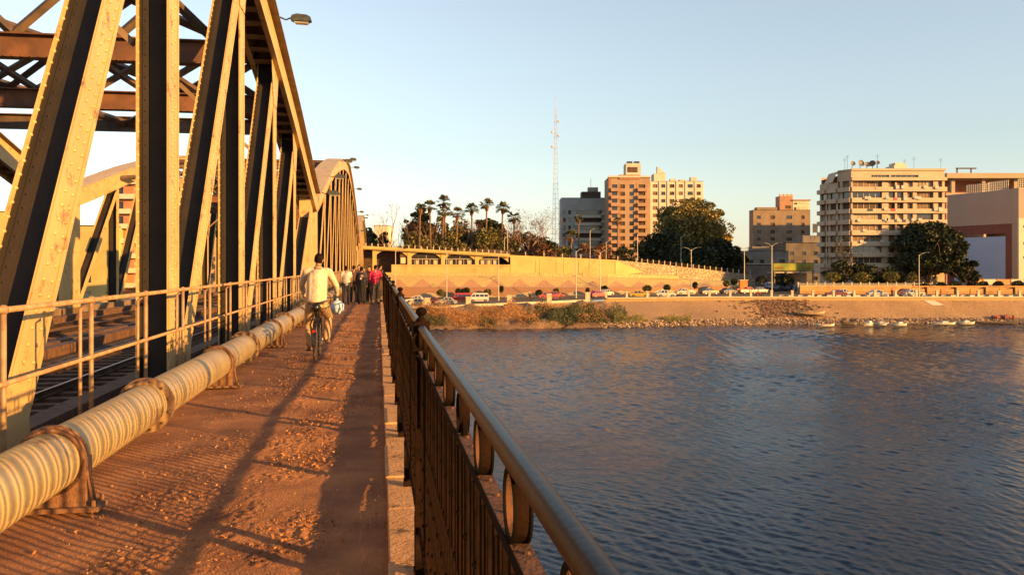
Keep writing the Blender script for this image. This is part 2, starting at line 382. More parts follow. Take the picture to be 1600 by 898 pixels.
strip('lower_embankment', t1b, t1t, tri_mat('lower_bank_triangles', (.40, .20, .10), (.52, .40, .22), 0, 1.7, 11.4, 2.5))
strip('embankment_ledge', t1t, l1, M('ledge_stone', (.42, .32, .2), (.5, .4, .25), sc=1, rough=.9))
strip('upper_embankment', l1, t2t, tri_mat('upper_bank_triangles', (.56, .42, .17), (.50, .28, .16), 0, 3.0, 5.9, 1.0))
strip('embankment_terrace', t2t, l2, M('terrace_stone', (.42, .32, .2), (.5, .4, .25), sc=1, rough=.9))
# ------------------------------------------------------------ the bridge: walkway
dirt = bpy.data.materials.new('dusty_walkway'); dirt.use_nodes = True; t = dirt.node_tree; L = t.links.new; b = t.nodes['Principled BSDF']; b.inputs['Roughness'].default_value = .95
tc = t.nodes.new('ShaderNodeTexCoord')
def nz(sc, det, vec=None):
    n = t.nodes.new('ShaderNodeTexNoise'); n.inputs['Scale'].default_value = sc; n.inputs['Detail'].default_value = det; L(vec or tc.outputs['Object'], n.inputs[0]); return n.outputs[0]
r = t.nodes.new('ShaderNodeValToRGB'); e = r.color_ramp.elements; e[0].position = .33; e[0].color = (0.168, 0.059, 0.022, 1); e[1].position = .68; e[1].color = (0.370, 0.155, 0.055, 1)
L(nz(1.7, 9), r.inputs[0])
r2 = t.nodes.new('ShaderNodeValToRGB'); r2.color_ramp.elements[0].position = .66; r2.color_ramp.elements[1].position = .72; L(nz(38, 3), r2.inputs[0])
mx = t.nodes.new('ShaderNodeMix'); mx.data_type = 'RGBA'; L(r2.outputs[0], mx.inputs[0]); L(r.outputs[0], mx.inputs[6]); mx.inputs[7].default_value = (0.432, 0.245, 0.115, 1)
L(mx.outputs[2], b.inputs['Base Color'])
bp = t.nodes.new('ShaderNodeBump'); bp.inputs['Strength'].default_value = 1; bp.inputs['Distance'].default_value = .02; L(nz(70, 8), bp.inputs['Height']); L(bp.outputs[0], b.inputs['Normal'])
ys = [1.5]
while ys[-1] < 200: ys.append(ys[-1]+max(.013, ys[-1]*.0035))
ys = np.array(ys); xs = np.linspace(-2.95, .07, 190)
X, Y = np.meshgrid(xs, ys)
clod = np.clip(vnoise(X*33, Y*26, 1)-.43, 0, 1)*(.35+vnoise(X*4.1, Y*2.6, 2))+.35*np.clip(vnoise(X*15+5, Y*12, 11)-.55, 0, 1)
rough_zone = np.clip(1.35-np.abs(X+.5)*.8, .12, 1)*np.clip(.45+1.6*(vnoise(X*1.6, Y*1.1, 9)-.3), .12, 1.1)
crumb = np.clip((vnoise(X*38, Y*31, 31)-.52)*5, 0, 1)*np.clip((vnoise(X*6, Y*4.5, 32)-.3)*3, 0, 1)
Z = .016*clod*rough_zone+.017*crumb*rough_zone+.008*rough_zone*vnoise(X*60, Y*52, 4)+.010*vnoise(X*5, Y*4, 5)+.02*vnoise(X*1.2, Y*.7, 6)+.012*vnoise(X*3.3, Y*2.4, 16)-.045
P = np.stack([X*CT-Y*ST, X*ST+Y*CT, Z], -1)
tag(gridmesh('walkway', P, dirt), kind='structure')
# loose crumbs of mortar on the walkway
mb = MB(); rr = random.Random(3)
for i in range(1500):
    yy = 2.6+rr.random()**1.7*30; xx = -.75+rr.gauss(0, .75)
    if not -2.7 < xx < .04: continue
    s_ = rr.uniform(.003, .009)*(1 if rr.random() < .95 else 2.0); q = [V3((rr.uniform(-1, 1), rr.uniform(-1, 1), rr.uniform(.1, 1)))*s_ for _ in range(5)]
    c = V3(B(xx, yy, -.012+s_*.3)); mb._add([c+a for a in q]+[c-V3((0, 0, s_))], [(0, 1, 2), (0, 2, 3), (0, 3, 4), (0, 4, 1), (5, 1, 2), (5, 2, 3), (5, 3, 4), (5, 4, 1), (5, 0, 1)])
tag(mb.build('mortar_crumbs', M('pale_grit', (.5, .3, .16), island=.3, rough=.9)), kind='stuff')

mb = MB(); rr = random.Random(13)
for i in range(9000):
    yy = 2.6+rr.random()**1.5*26; xx = -.55+rr.gauss(0, .6)
    if not -2.7 < xx < .04: continue
    if vnoise(np.array([xx*1.6]), np.array([yy*1.1]), 9)[0] < .38+.2*rr.random(): continue
    s_ = rr.uniform(.006, .017); q = [V3((rr.uniform(-1, 1), rr.uniform(-1, 1), rr.uniform(.1, 1)))*s_ for _ in range(5)]
    c = V3(B(xx, yy, -.016)); mb._add([c+a for a in q]+[c-V3((0, 0, s_))], [(0, 1, 2), (0, 2, 3), (0, 3, 4), (0, 4, 1), (5, 1, 2), (5, 2, 3), (5, 3, 4), (5, 4, 1), (5, 0, 1)])
tag(mb.build('dirt_clods', M('dry_clod', (.42, .19, .075), island=.35, rough=1)), kind='stuff')
# kerb: separate stones, slightly uneven, with gaps
K = bthing('kerb', 'low concrete kerb of worn blocks along the foot of the iron balustrade', 'kerb')
y = 1.2; i = 0; rk = random.Random(5); mbs = MB()
while y < 196:
    ln = rk.uniform(.85, 1.25); w_ = .262+rk.uniform(-.012, .01); zt = .012+rk.uniform(-.006, .012)
    if i < 45:
        q = MB(); q.cur = 0; q.b2(.055+rk.uniform(-.006, .006), w_, y, y+ln-.015, -.22, zt); o = q.build('kerb_stone', curbm, K)
        m_ = o.modifiers.new('b', 'BEVEL'); m_.width = .008; m_.segments = 2
    else: mbs.b2(.055, w_, y, y+ln-.015, -.22, zt)
    y += ln; i += 1
tag(mbs.build('distant_kerb_stones', curbm, K), kind='stuff')

# deck slab below the walkway with its brackets
D = bthing('footbridge_deck', 'steel and concrete footway slab carried on brackets outside the truss', 'bridge deck')
mb = MB(); mb.b2(-3.05, .34, -40, 241, -.5, -.1); mb.build('slab', curbm, D)
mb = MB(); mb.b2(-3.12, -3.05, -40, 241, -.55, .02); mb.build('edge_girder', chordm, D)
for yy in np.arange(-6, 240, 7.4): mb = MB(); mb.poly([(-3.8, yy, -2.0), (.3, yy, -.75), (.3, yy, -.5), (-3.8, yy, -.5)]); mb.b2(-3.8, .3, yy-.1, yy+.1, -.62, -.501); mb.build('bracket', dsteel, D)

# ------------------------------------------------------------ right balustrade
RX = .21
sunlit_dusty = M('sunlit_dusty_iron', (.17, .065, .028), (.09, .038, .02), sc=30, rough=.9, bump=.3, bsc=80)  # dusty brown brightened as painted sunlight on mid rail and ring insides
blackm = M('near_black_iron', (.008, .007, .006), rough=.8, spec=.05)  # near-black on the ring rims and mid-rail edge
G = bthing('iron_balustrade', 'dark iron balustrade with ring frieze and round handrail at the water side of the walkway', 'railing')
ZB, ZM, ZH = .325, 1.222, 1.348
mb = MB()
HX = [(RX, yy, ZH+.003*math.sin(yy*1.3)) for yy in list(np.arange(.2, 12, .45))+list(np.arange(12, 196, 4))]
mb.tube(HX, .0195, 20); mb.build('handrail', handm, G, smooth=True)
mb = MB(); mb.b2(RX-.016, RX+.016, .2, 196, ZM, ZM+.01)
for yy in np.arange(.25, 24, .105): mb.rivet((RX+.004, yy, ZM+.01), (0, 0, 1), .006)
mb.build('mid_rail', sunlit_dusty, G)
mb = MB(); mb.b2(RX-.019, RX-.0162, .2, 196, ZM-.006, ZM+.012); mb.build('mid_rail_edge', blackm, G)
mb = MB(); mb.b2(RX-.016, RX+.016, .2, 196, ZB, ZB+.03); mb.build('bottom_rail', railm, G)
mb = MB(); mb.b2(.27, .282, .2, 196, .075, .165); mb.build('toe_plate', railm, G)
mb = MB(); mb.ring((0, 0, 0), (1, 0, 0), .056, .023, .005, 36); mb.mi = [1 if k % 4 == 2 else 0 for k in range(len(mb.mi))]; mb.cur = 2; mb.ring((-.0125, 0, 0), (1, 0, 0), .058, .004, .009, 36); mb.ring((.0125, 0, 0), (1, 0, 0), .058, .004, .009, 36); rmesh = mb.mesh('ring', [railm, sunlit_dusty, blackm], False)
mb = MB(); mb.b2(-.007, .007, -.007, .007, ZB+.02, ZM)
for z in (.46, .72, 1.02): mb.ell((-.007, .004, z), (.009, .011, .009), 8, 5)
bmesh_ = mb.mesh('baluster', railm)
mb = MB(); mb.b2(-.007, .007, -.008, .008, ZB+.02, ZM-.05)
for z in (.55, .88): mb.ell((-.007, .004, z), (.009, .013, .009), 8, 5)
hp = [(0, .034*math.cos(a), ZM-.045+.034*math.sin(a)) for a in np.linspace(0, math.pi, 9)]
mb.tube([(0, .034, .85)]+hp+[(0, -.034, .85)], .007, 6)
bmesh2 = mb.mesh('baluster', railm)
mb = MB(); hp = [(0, .042*math.cos(a), ZM+.06+.042*math.sin(a)) for a in np.linspace(0, math.pi, 11)]
mb.ring((0, 0, ZM+.06), (1, 0, 0), .05, .026, .006, 20); mb.tube([(0, -.042, ZB)]+hp[::-1]+[(0, .042, ZB)], .009, 6)
hoop = mb.mesh('hoop', railm)
stb = MB(); str_ = MB()
y = .8; k = 0; nb = 0
while y < 190:
    if nb < 100:
        o = bpy.data.objects.new('baluster', bmesh2 if k % 2 else bmesh_); COL.objects.link(o); o.parent = G; o.location = (RX, y, 0); nb += 1
    else:
        stb.b2(RX-.009, RX+.009, y-.015, y+.015, ZB+.02, ZM)
        if y < 60: stb.b2(RX-.024, RX-.009, y-.012, y+.012, .70, .73)
    y += .095; k += 1
tag(stb.build('distant_balusters', railm, G), kind='stuff')
y = .84; nr = 0
while y < 190:
    if nr < 100:
        hh = nr % 4 == 3
        o = bpy.data.objects.new('hoop' if hh else 'ring', hoop if hh else rmesh); COL.objects.link(o); o.parent = G; o.location = (RX, y, 0 if hh else ZM+.064); nr += 1
    else: str_.ring((RX, y, ZM+.064), (1, 0, 0), .053, .03, .008, 8)
    y += .42
tag(str_.build('distant_rings', railm, G), kind='stuff')
mb = MB(); mb.b2(-.03, .03, -.03, .03, -.15, ZH+.03); mb.b2(-.04, .04, -.04, .04, ZH-.12, ZH+.028)
mb.tube([(0, 0, ZH+.03), (0, 0, ZH+.043), (0, 0, ZH+.048), (0, 0, ZH+.06)], [.025, .025, .014, .014], 12); mb.ell((0, 0, ZH+.078), (.028, .028, .023), 14, 8); pm = mb.mesh('post', railm)
for i in range(1, 46):
    o = bpy.data.objects.new('post', pm); COL.objects.link(o); o.parent = G; o.location = (RX, i*4.2, 0)
mb = MB(); mb.b2(-.018, .03, -.035, .035, -.03, ZB); mb.b2(-.022, .05, -.04, .04, -.03, .03); fm = mb.mesh('foot_bracket', railm)
for i in range(98):
    o = bpy.data.objects.new('foot_bracket', fm); COL.objects.link(o); o.parent = G; o.location = (.205, 4.45+(i-2)*1.85, .02)

# ------------------------------------------------------------ left pipe railing
LX = -3.1
G2 = bthing('pipe_railing', 'beige tubular railing with ball fittings between walkway and truss', 'railing')
mb = MB(); mb.tube([(LX, -2, 1.29), (LX, 196, 1.29)], .027, 10); mb.build('top_rail', pipe_rail, G2, True)
mb = MB(); mb.tube([(LX, -2, .67), (LX, 196, .67)], .022, 10); mb.build('middle_rail', pipe_rail, G2, True)
mb = MB(); mb.tube([(0, 0, -.45), (0, 0, 1.26)], .025, 10); mb.ell((0, 0, 1.29), .045, 12, 8); mb.ell((0, 0, .67), .038, 12, 8)
sm = mb.mesh('stanchion', pipe_rail, True)
mb = MB(); mb.tube([(-.02, 0, -.45), (-.02, 0, 1.2), (-.005, .13, 1.235)], .02, 8); bm_ = mb.mesh('brace', pipe_rail, True)
y = 7.54-2.15*4
for i in range(90):
    if y > 194: break
    o = bpy.data.objects.new('stanchion', sm); COL.objects.link(o); o.parent = G2; o.location = (LX, y, 0)
    o2 = bpy.data.objects.new('brace', bm_); COL.objects.link(o2); o2.parent = G2; o2.location = (LX-.03, y-.19, 0)
    y += 2.15

# ------------------------------------------------------------ water main
PXc, PZc, PR = -2.2, .33, .2
G3 = bthing('water_pipe', 'long cream painted water main lying along the left edge of the walkway', 'pipe')
mb = MB(); mb.tube([(PXc, yy, PZc) for yy in [-3]+list(np.arange(3, 30, .5))+[60, 196]], PR, 40); mb.build('pipe', pipem, G3, True)
mb = MB()
for z in (-.0,):
    mb.ring((0, 0, 0), (0, 1, 0), .262, .022, .07, 40); mb.ring((0, .028, 0), (0, 1, 0), .262, .022, .07, 40)
    for k in range(12):
        a = 2*math.pi*(k+.5)/12
        for yy, s_ in ((-.014, -1), (.048, 1)): mb.tube([(.235*math.cos(a), yy, .235*math.sin(a)), (.235*math.cos(a), yy+s_*.022, .235*math.sin(a))], .012, 6)
fl = mb.mesh('flange', M('dirty_flange_paint', (.34, .21, .10), (.2, .1, .05), sc=9, rough=.75, bump=.3, bsc=50))
mb = MB(); mb.ring((0, 0, 0), (0, 1, 0), .205, .09, .03, 40); mb.poly([(-.27, -.03, -.33), (.27, -.03, -.33), (.27, -.03, -.1), (.2, -.03, 0), (-.2, -.03, 0), (-.27, -.03, -.1)][::-1])
# half-round saddle
def saddle():
    mb = MB(); n = 20; pts = []
    for k in range(n+1):
        a = math.pi+math.pi*k/n; pts.append((.212*math.cos(a), .212*math.sin(a)+.02))
    
    for yy in (-.07, .07):
        for k in range(len(pts)-1):
            a, c = pts[k], pts[k+1]; mb.quad((a[0], yy, a[1]), (c[0], yy, c[1]), (c[0]*1.02, yy, -.30), (a[0]*1.02, yy, -.30))
            if yy < 0: mb.quad((a[0], -.07, a[1]), (a[0], .07, a[1]), (c[0], .07, c[1]), (c[0], -.07, c[1]))
    mb.b2(.214, .232, -.07, .07, -.30, .02); mb.b2(-.232, -.214, -.07, .07, -.30, .02)
    mb.b2(-.30, .33, -.12, .12, -.33, -.30)
    for sx in (.29, -.27):
        for sy in (-.085, .085): mb.tube([(sx, sy, -.30), (sx, sy, -.26)], .014, 6)
    return mb.mesh('saddle', rust)
sad = saddle()
mb = MB(); pts = [(.28, 0, -.30), (.245, 0, -.12)]+[(.232*math.cos(a), 0, .232*math.sin(a)) for a in np.linspace(0, math.pi, 24)]+[(-.245, 0, -.12), (-.28, 0, -.30)]
mb.tube([(p[0]*.97, .02, p[2]) for p in pts], .010, 8); mb.tube([(p[0]*.97, -.03, p[2]) for p in pts], .010, 8)
mb.ring((0, -.06, 0), (0, 1, 0), .228, .02, .026, 36); strap = mb.mesh('strap', rust, True)
yy = 6.1-5.85; i = 0
while yy < 190:
    o = bpy.data.objects.new('saddle', sad); COL.objects.link(o); o.parent = G3; o.location = (PXc, yy, PZc)
    o3 = bpy.data.objects.new('strap', strap); COL.objects.link(o3); o3.parent = o
    o = bpy.data.objects.new('flange', fl); COL.objects.link(o); o.parent = G3; o.location = (PXc, yy+2.3, PZc)
    yy += 5.85

# ------------------------------------------------------------ trusses
def arch(s, half):
    """height of the lower edge of the top chord, s metres from the span end"""
    f = [0, 3, 12, 20, 29, 40, 52]; z = [4.9, 5.5, 7.6, 9.2, 10.7, 12.1, 12.9]
    if half < 50: f = [q*half/52 for q in f]
    return float(np.interp(min(s, 2*half-s), f, z))
FW, MD = .8, .6       # flange width, member depth
def hmember(mb, xo, sgn, p0, p1, w=FW, dp=MD, rivets=False):
    """riveted H section in the truss plane; xo outer face, sgn +1 when the outer face looks to +X. p=(Y,Z)"""
    a = V3((0, p1[0]-p0[0], p1[1]-p0[1])); ln = np.linalg.norm(a); a /= ln; bb = V3((0, -a[2], a[1])) if abs(a[2]) < .0 else np.cross(a, (1, 0, 0)); bb /= np.linalg.norm(bb)
    mid = V3((0, (p0[0]+p1[0])/2, (p0[1]+p1[1])/2)); X = V3((1, 0, 0))
    def bar(xc, bc, hx, hb): mb.obox(mid+X*xc+bb*bc, X*hx, bb*hb, a*ln/2)
    xn = xo-sgn*.015; xf = xo-sgn*(dp-.015)
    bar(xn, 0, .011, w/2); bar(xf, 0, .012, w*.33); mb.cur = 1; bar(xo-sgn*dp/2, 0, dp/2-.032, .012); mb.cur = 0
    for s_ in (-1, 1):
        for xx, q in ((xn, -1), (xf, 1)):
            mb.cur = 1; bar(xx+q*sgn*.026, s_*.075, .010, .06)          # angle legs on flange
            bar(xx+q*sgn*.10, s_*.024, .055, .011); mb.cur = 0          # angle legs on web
        bar(xn+sgn*.02, s_*(w/2-.05), .004, .05)             # edge strip on outer face
    if rivets:
        n = int(ln/.21)
        for i in range(n):
            tt = -ln/2+.1+i*.21
            for bc in ((-.07, .07) if True else ()):
                mb.rivet(mid+a*(tt+(.1 if bc > 0 else 0))+bb*bc*1.6+X*(xo+sgn*.0), (sgn, 0, 0), .027)
            mb.rivet(mid+a*(tt)+bb*(w/2-.05)*(1 if sgn > 0 else 1)+X*(xo+sgn*.009), (sgn, 0, 0), .016) if i % 2 else None
            # inner face of the far flange and web legs, the sides that look back to the camera
            mb.rivet(mid+a*tt-bb*(w*.33-.06)+X*(xf+sgn*.012), (sgn, 0, 0), .026)
            mb.rivet(mid+a*tt+bb*(w*.33-.06)+X*(xf+sgn*.015), (sgn, 0, 0), .019)
            mb.cur = 1
            for sb in (-1, 1): mb.rivet(mid+a*tt+bb*sb*.036+X*(xf+sgn*.10), tuple(bb*sb), .02)
            mb.cur = 0

def truss_span(y0, L_, pan, label, detail):
    T = bthing('bridge_span', label, 'bridge span', 0, y0, 0, group=None)
    half = L_/2; npan = len(pan)-1; ends = (.1, L_-.1)
    for side, (xo, sgn) in enumerate(((-3.8, 1), (-18.3, -1))):
        sd_in = xo-sgn*MD
        # top chord: two webs, cover plate with overhang, battens below
        pts = [(s, arch(s, half)) for s in pan]
        fine = []
        for i in range(len(pan)-1):
            for q in range(3): s = pan[i]+(pan[i+1]-pan[i])*q/3; fine.append((s, arch(s, half)))
        fine = [(.05, arch(.05, half))]+fine+[pts[-1], (L_-.05, arch(L_-.05, half))]; dpz = 1.05
        web = MB(); cov = MB(); bat = MB()
        xa, xb = xo+sgn*.12, xo-sgn*(MD+.12)
        for (s0, z0), (s1, z1) in zip(fine[:-1], fine[1:]):
            for xw in (xa, xb):
                lo, hi = min(xw, xw-sgn*.03), max(xw, xw-sgn*.03)
                vs = [(lo, s0, z0), (hi, s0, z0), (hi, s1, z1), (lo, s1, z1), (lo, s0, z0+dpz), (hi, s0, z0+dpz), (hi, s1, z1+dpz), (lo, s1, z1+dpz)]
                web._add(vs, [(0, 1, 2, 3), (4, 7, 6, 5), (0, 4, 5, 1), (3, 2, 6, 7), (0, 3, 7, 4), (1, 5, 6, 2)])
                # bottom angle
                x2 = xw-sgn*.015; lo, hi = x2-.09, x2+.09
                vs = [(lo, s0, z0-.02), (hi, s0, z0-.02), (hi, s1, z1-.02), (lo, s1, z1-.02), (lo, s0, z0+.0), (hi, s0, z0+.0), (hi, s1, z1+.0), (lo, s1, z1+.0)]
                web._add(vs, [(0, 1, 2, 3), (4, 7, 6, 5), (0, 4, 5, 1), (3, 2, 6, 7), (0, 3, 7, 4), (1, 5, 6, 2)])
            lo, hi = min(xa, xb)-.27, max(xa, xb)+.27
            vs = [(lo, s0, z0+dpz), (hi, s0, z0+dpz), (hi, s1, z1+dpz), (lo, s1, z1+dpz), (lo, s0, z0+dpz+.05), (hi, s0, z0+dpz+.05), (hi, s1, z1+dpz+.05), (lo, s1, z1+dpz+.05)]
            cov._add(vs, [(0, 1, 2, 3), (4, 7, 6, 5), (0, 4, 5, 1), (3, 2, 6, 7), (0, 3, 7, 4), (1, 5, 6, 2)])
        if detail:
            for i in range(len(fine)-1):
                (s0, z0), (s1, z1) = fine[i], fine[i+1]; n = int((s1-s0)/.16)
                for k in range(n):
                    f = k/n; s = s0+(s1-s0)*f; z = z0+(z1-z0)*f
                    if y0+s < 2 or y0+s > 52 or side: continue
                    for xx in (xa+.07, xa+.2): cov.rivet((xx, s, z+dpz), (0, 0, -1), .022)
                    web.rivet((xa, s, z+.1), (1, 0, 0), .018); web.rivet((xa, s, z+dpz-.1), (1, 0, 0), .018)
        s = pan[0]+.8
        while s < pan[-1]:
            z = arch(s, half); bat.obox((xo-sgn*MD/2, s, z+.03), (MD/2+.1, 0, 0), (0, .16, (arch(s+.16, half)-arch(s-.16, half))/2), (0, 0, .012)); s += 1.0
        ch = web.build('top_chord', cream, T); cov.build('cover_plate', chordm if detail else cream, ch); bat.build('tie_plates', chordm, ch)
        # bottom chord
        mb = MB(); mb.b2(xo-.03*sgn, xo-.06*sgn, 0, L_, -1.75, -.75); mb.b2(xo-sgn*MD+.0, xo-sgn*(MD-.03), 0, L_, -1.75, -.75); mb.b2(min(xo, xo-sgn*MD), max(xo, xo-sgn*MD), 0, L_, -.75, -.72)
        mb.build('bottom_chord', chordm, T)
        # verticals and diagonals
        for i, s in enumerate(pan):
            gy = y0+s; riv = detail and side == 0 and 0 < gy < 48
            end = i in (0, npan)
            z = arch(s, half)
            if end:
                mb = MB(); mb.b2(xo, xo-sgn*MD, s-.8, s+.9, -1.4, z+dpz-.3)
                mb.build('end_post', cream, T); continue
            if gy < -14: continue
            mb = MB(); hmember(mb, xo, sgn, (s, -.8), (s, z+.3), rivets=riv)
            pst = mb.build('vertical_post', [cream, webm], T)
            # gusset plates top and bottom
            g = MB()
            for xx in (xo+sgn*.012,):
                dz = arch(s+.9, half)-arch(s-.9, half)
                def tri(pp):
                    a = [(xx, p[0], p[1]) for p in pp]; b_ = [(xx+sgn*.014, p[0], p[1]) for p in pp]; n = len(pp)
                    g._add(a+b_, [tuple(range(n)), tuple(reversed(range(n, 2*n)))]+[(q, (q+1) % n, (q+1) % n+n, q+n) for q in range(n)])
                tri([(s-1.1, z-dz/2*1.1+.25), (s-.95, z-dz/2-.35), (s-.45, z-1.35), (s+.35, z-1.35), (s+.8, z+dz/2-.15), (s+.95, z+dz/2+.25)])
                g.build('gusset_plate', cream, pst); g = MB()
                tri([(s-.55, -.74), (s-.5, -.15), (s+.0, .42), (s+.45, .5), (s+1.25, .35), (s+1.35, -.2), (s+1.3, -.74)])
            if riv:
                for k in range(26):
                    yy_ = s-.45+(k % 6)*.16; zz_ = -.55+(k//6)*.2; g.rivet((xo+.026, yy_, zz_), (1, 0, 0), .02)
                    pass
            g.build('gusset_plate', cream, pst)
        for i in range(npan):
            s0, s1 = pan[i], pan[i+1]; z0, z1 = arch(s0, half), arch(s1, half)
            if y0+s1 < -8: continue
            riv = detail and side == 0 and y0+s0 < 40
            # the diagonals climb from the foot of one post to the head of the next
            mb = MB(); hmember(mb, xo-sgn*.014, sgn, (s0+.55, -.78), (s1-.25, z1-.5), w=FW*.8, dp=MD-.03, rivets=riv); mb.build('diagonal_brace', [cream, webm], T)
    # sway frames between the two trusses
    xl, xr = -17.6, -4.5
    for i, s in enumerate(pan):
        gy = y0+s
        z = arch(s, half); F = None
        if gy < 12 or gy > 140 or i in (0, npan) or z < 7.3: continue
        if gy > 50 and z < 9.5: continue
        if z > 8.4:
            mb = MB(); zz_ = 7.28; mb.b2(xl, xr, s-.2, s+.2, zz_, zz_+.04); mb.b2(xl, xr, s-.2, s+.2, zz_+.62, zz_+.66); mb.b2(xl, xr, s-.015, s+.015, zz_+.04, zz_+.62)
            for k in range(60): mb.rivet((xl+k*.22, s-.2, zz_+.02), (0, -1, 0), .03)
            F = mb.build('sway_strut', strutm, T)
        mb = MB(); mb.b2(xl, xr, s-.18, s+.18, z+.25, z+.29); mb.b2(xl, xr, s-.18, s+.18, z+.85, z+.89); mb.b2(xl, xr, s-.015, s+.015, z+.29, z+.85); mb.build('top_strut', strutm if z > 8.4 else dsteel, T)
        for zz2 in ([z-.9] if z > 10.5 else []): mb = MB(); mb.b2(xl, xr, s-.12, s+.12, zz2, zz2+.3); mb.build('middle_strut', dsteel, T)
        if F:
            mb = MB(); n = 5 if z > 9.5 else 7
            for k in range(n):
                xa_, xb_ = xl+(xr-xl)*k/n, xl+(xr-xl)*(k+1)/n
                for za, zb in ((7.94, z+.25), (z+.25, 7.94)): mb.tube([(xa_, s, za), (xb_, s, zb)], .13, 4)
            mb.build('sway_lattice', dsteel, T)
        # knee brackets
        if z > 8.4:
            mb = MB()
            for xx, q in ((xr, -1), (xl, 1)): mb.obox(((xx+xx+q*1.9)/2, s, 6.7), (q*.95/1, 0, .9), (0, .1, 0), (.06*.7, 0, -.06*q*.7))
            mb.build('knee_brace', chordm, T)
    # lateral bracing in the plane of the top chords
    mb = MB()
    for i in range(npan):
        s0, s1 = pan[i], pan[i+1]
        if y0+s1 < 8 or y0+s0 > 140 or i == npan-1 or (i == 0 and y0 > 0): continue
        z0, z1 = arch(s0, half)+.6, arch(s1, half)+.6; xm = (xl+xr)/2
        for xa_, xb_ in ((xl, xm), (xm, xl), (xm, xr), (xr, xm)): mb.tube([(xa_, s0, z0), (xb_, s1, z1)], .17, 4)
    if mb.v: mb.build('lateral_bracing', dsteel, T)
    return T
pan1 = [-51.6, -40, -32, -24, -16, -8, .6, 8.5, 16.4, 24.3, 31.8, 39.2, 48.6]
y1 = 50.4-104
pan1 = [p-y1 for p in pan1]
truss_span(y1, 104, pan1, 'nearest steel truss span with riveted cream posts rising beside the walkway', True)
def mkpan(L_, n): return [1.8]+[10+(L_-20)*k/n for k in range(n+1)]+[L_-1.8]
truss_span(50.7, 104, mkpan(104, 11), 'second steel truss span with its arched cream top chord, beyond the nearest span', False)
truss_span(155, 92, mkpan(92, 10), 'farthest steel truss span ending at the viaduct', False)

# roadway / railway deck between the trusses
RD = bthing('railway_deck', 'dark planked railway deck with rails between the two trusses', 'railway deck')
mb = MB(); mb.b2(-17.6, -4.5, -20, 241, -1.35, -1.1); mb.build('floor', M('dark_deck', (.05, .03, .02), (.11, .06, .035), sc=1.2, rough=.9, bump=.6, bsc=8), RD)
wood = M('old_sleeper_wood', (.17, .075, .035), (.09, .045, .025), sc=6, rough=.85, bump=.5, bsc=30, island=.3)
slm = MB(); slm.box((0, 0, 0), (2.7, .26, .18)); sme = slm.mesh('sleeper', wood)
n = 0; rs_ = random.Random(2); st = MB()
for xc in (-7.2, -12.8):
    for k in range(130):
        yy = 7+k*.75
        if k < 50: o = bpy.data.objects.new('sleeper', sme); COL.objects.link(o); o.parent = RD; o.location = (xc+rs_.uniform(-.05, .05), yy, -1.0)
        else: st.box((xc, yy, -1.0), (2.7, .26, .18))
tag(st.build('distant_sleepers', wood, RD), kind='stuff')
for xc in (-7.2, -12.8):
    for dx in (-.72, .72):
        mb = MB(); mb.b2(xc+dx-.035, xc+dx+.035, -20, 240, -.80, -.76); mb.b2(xc+dx-.012, xc+dx+.012, -20, 240, -.88, -.80); mb.b2(xc+dx-.07, xc+dx+.07, -20, 240, -.91, -.88); mb.build('rail', M('worn_rail_steel', (.22, .16, .12), (.12, .07, .05), sc=4, rough=.35, metal=.8), RD)
for xc in (-5.4, -9.9, -10.6, -15.6):
    mb = MB(); mb.b2(xc-.22, xc+.22, -20, 240, -1.1, -.78); mb.build('guard_timber', wood, RD)
for yy in np.arange(-5, 240, 7.5): pass
# piers
for i, yy in enumerate((50.5, 154.8)):
    pr = bthing('bridge_pier', ('stone pier in the river under the first joint of the truss', 'stone pier in the river under the second joint of the truss')[i], 'bridge pier', -11, yy, -9.35)
    mb = MB(); mb.b2(-9, 9, -2, 2, -4, 6.6); mb.build('shaft', concrete, pr); mb = MB(); mb.b2(-9.4, 9.4, -2.4, 2.4, 6.6, 7.3); mb.build('cap', concrete, pr)

# lamps bracketed to the top chord
lampm = M('lamp_housing', (.05, .055, .045), (.08, .08, .065), sc=5, rough=.5, metal=.3); lens = M('lamp_glass', (.3, .29, .25), rough=.2)
def bridge_lamp(s_abs, zt, label):
    T = bthing('bridge_lamp', label, 'street lamp', -3.4, s_abs, zt, group='lamps bracketed on the arch')
    return T
base = bridge_lamp(30.6, 10.55, 'nearest lamp head hooked on the upper chord above the walkway')
mb = MB(); mb.tube([(-.1, 0, 0), (.12, 0, -.09), (.28, 0, -.02), (.34, 0, .0)], .028, 8); mb.build('bracket_arm', lampm, base, True)
mb = MB(); mb.prism([(.28, -.07), (.36, -.13), (.9, -.15), (1.02, -.1), (.98, .02), (.85, .1), (.5, .13), (.34, .07)], -.17, .17, taper=(-.02, .14, .08)); hd = mb.build('lamp_head', lampm, base)
mb = MB(); mb.prism([(.4, -.15), (.92, -.17), (.88, -.22), (.46, -.21)], -.12, .12); mb.build('lens', lens, hd)
def ctop(Y): return arch(Y-50.7, 52)+1.1 if Y < 154 else arch(Y-155, 46)+1.1
rest = [(51.5, 'second lamp from the near end, where the first span meets the second'), (60, 'lamp low on the rising chord of the second span'), (76, 'lamp left of the crown of the second arch'), (90, 'lamp at the crown of the second arch'), (104, 'first lamp below the crown on the falling side of the second arch'), (119, 'second lamp below the crown of the second arch'), (134, 'third lamp below the crown of the second arch'), (146, 'last lamp low on the falling side of the second arch'), (185, 'upper lamp on the small farthest arch'), (200, 'lower lamp on the small farthest arch')]
rest = [(a, ctop(a), b_) for a, b_ in rest]
for s_, z_, lb in rest:
    c = copy_tree(base); c.location = B(-3.35, s_, z_); c['label'] = lb
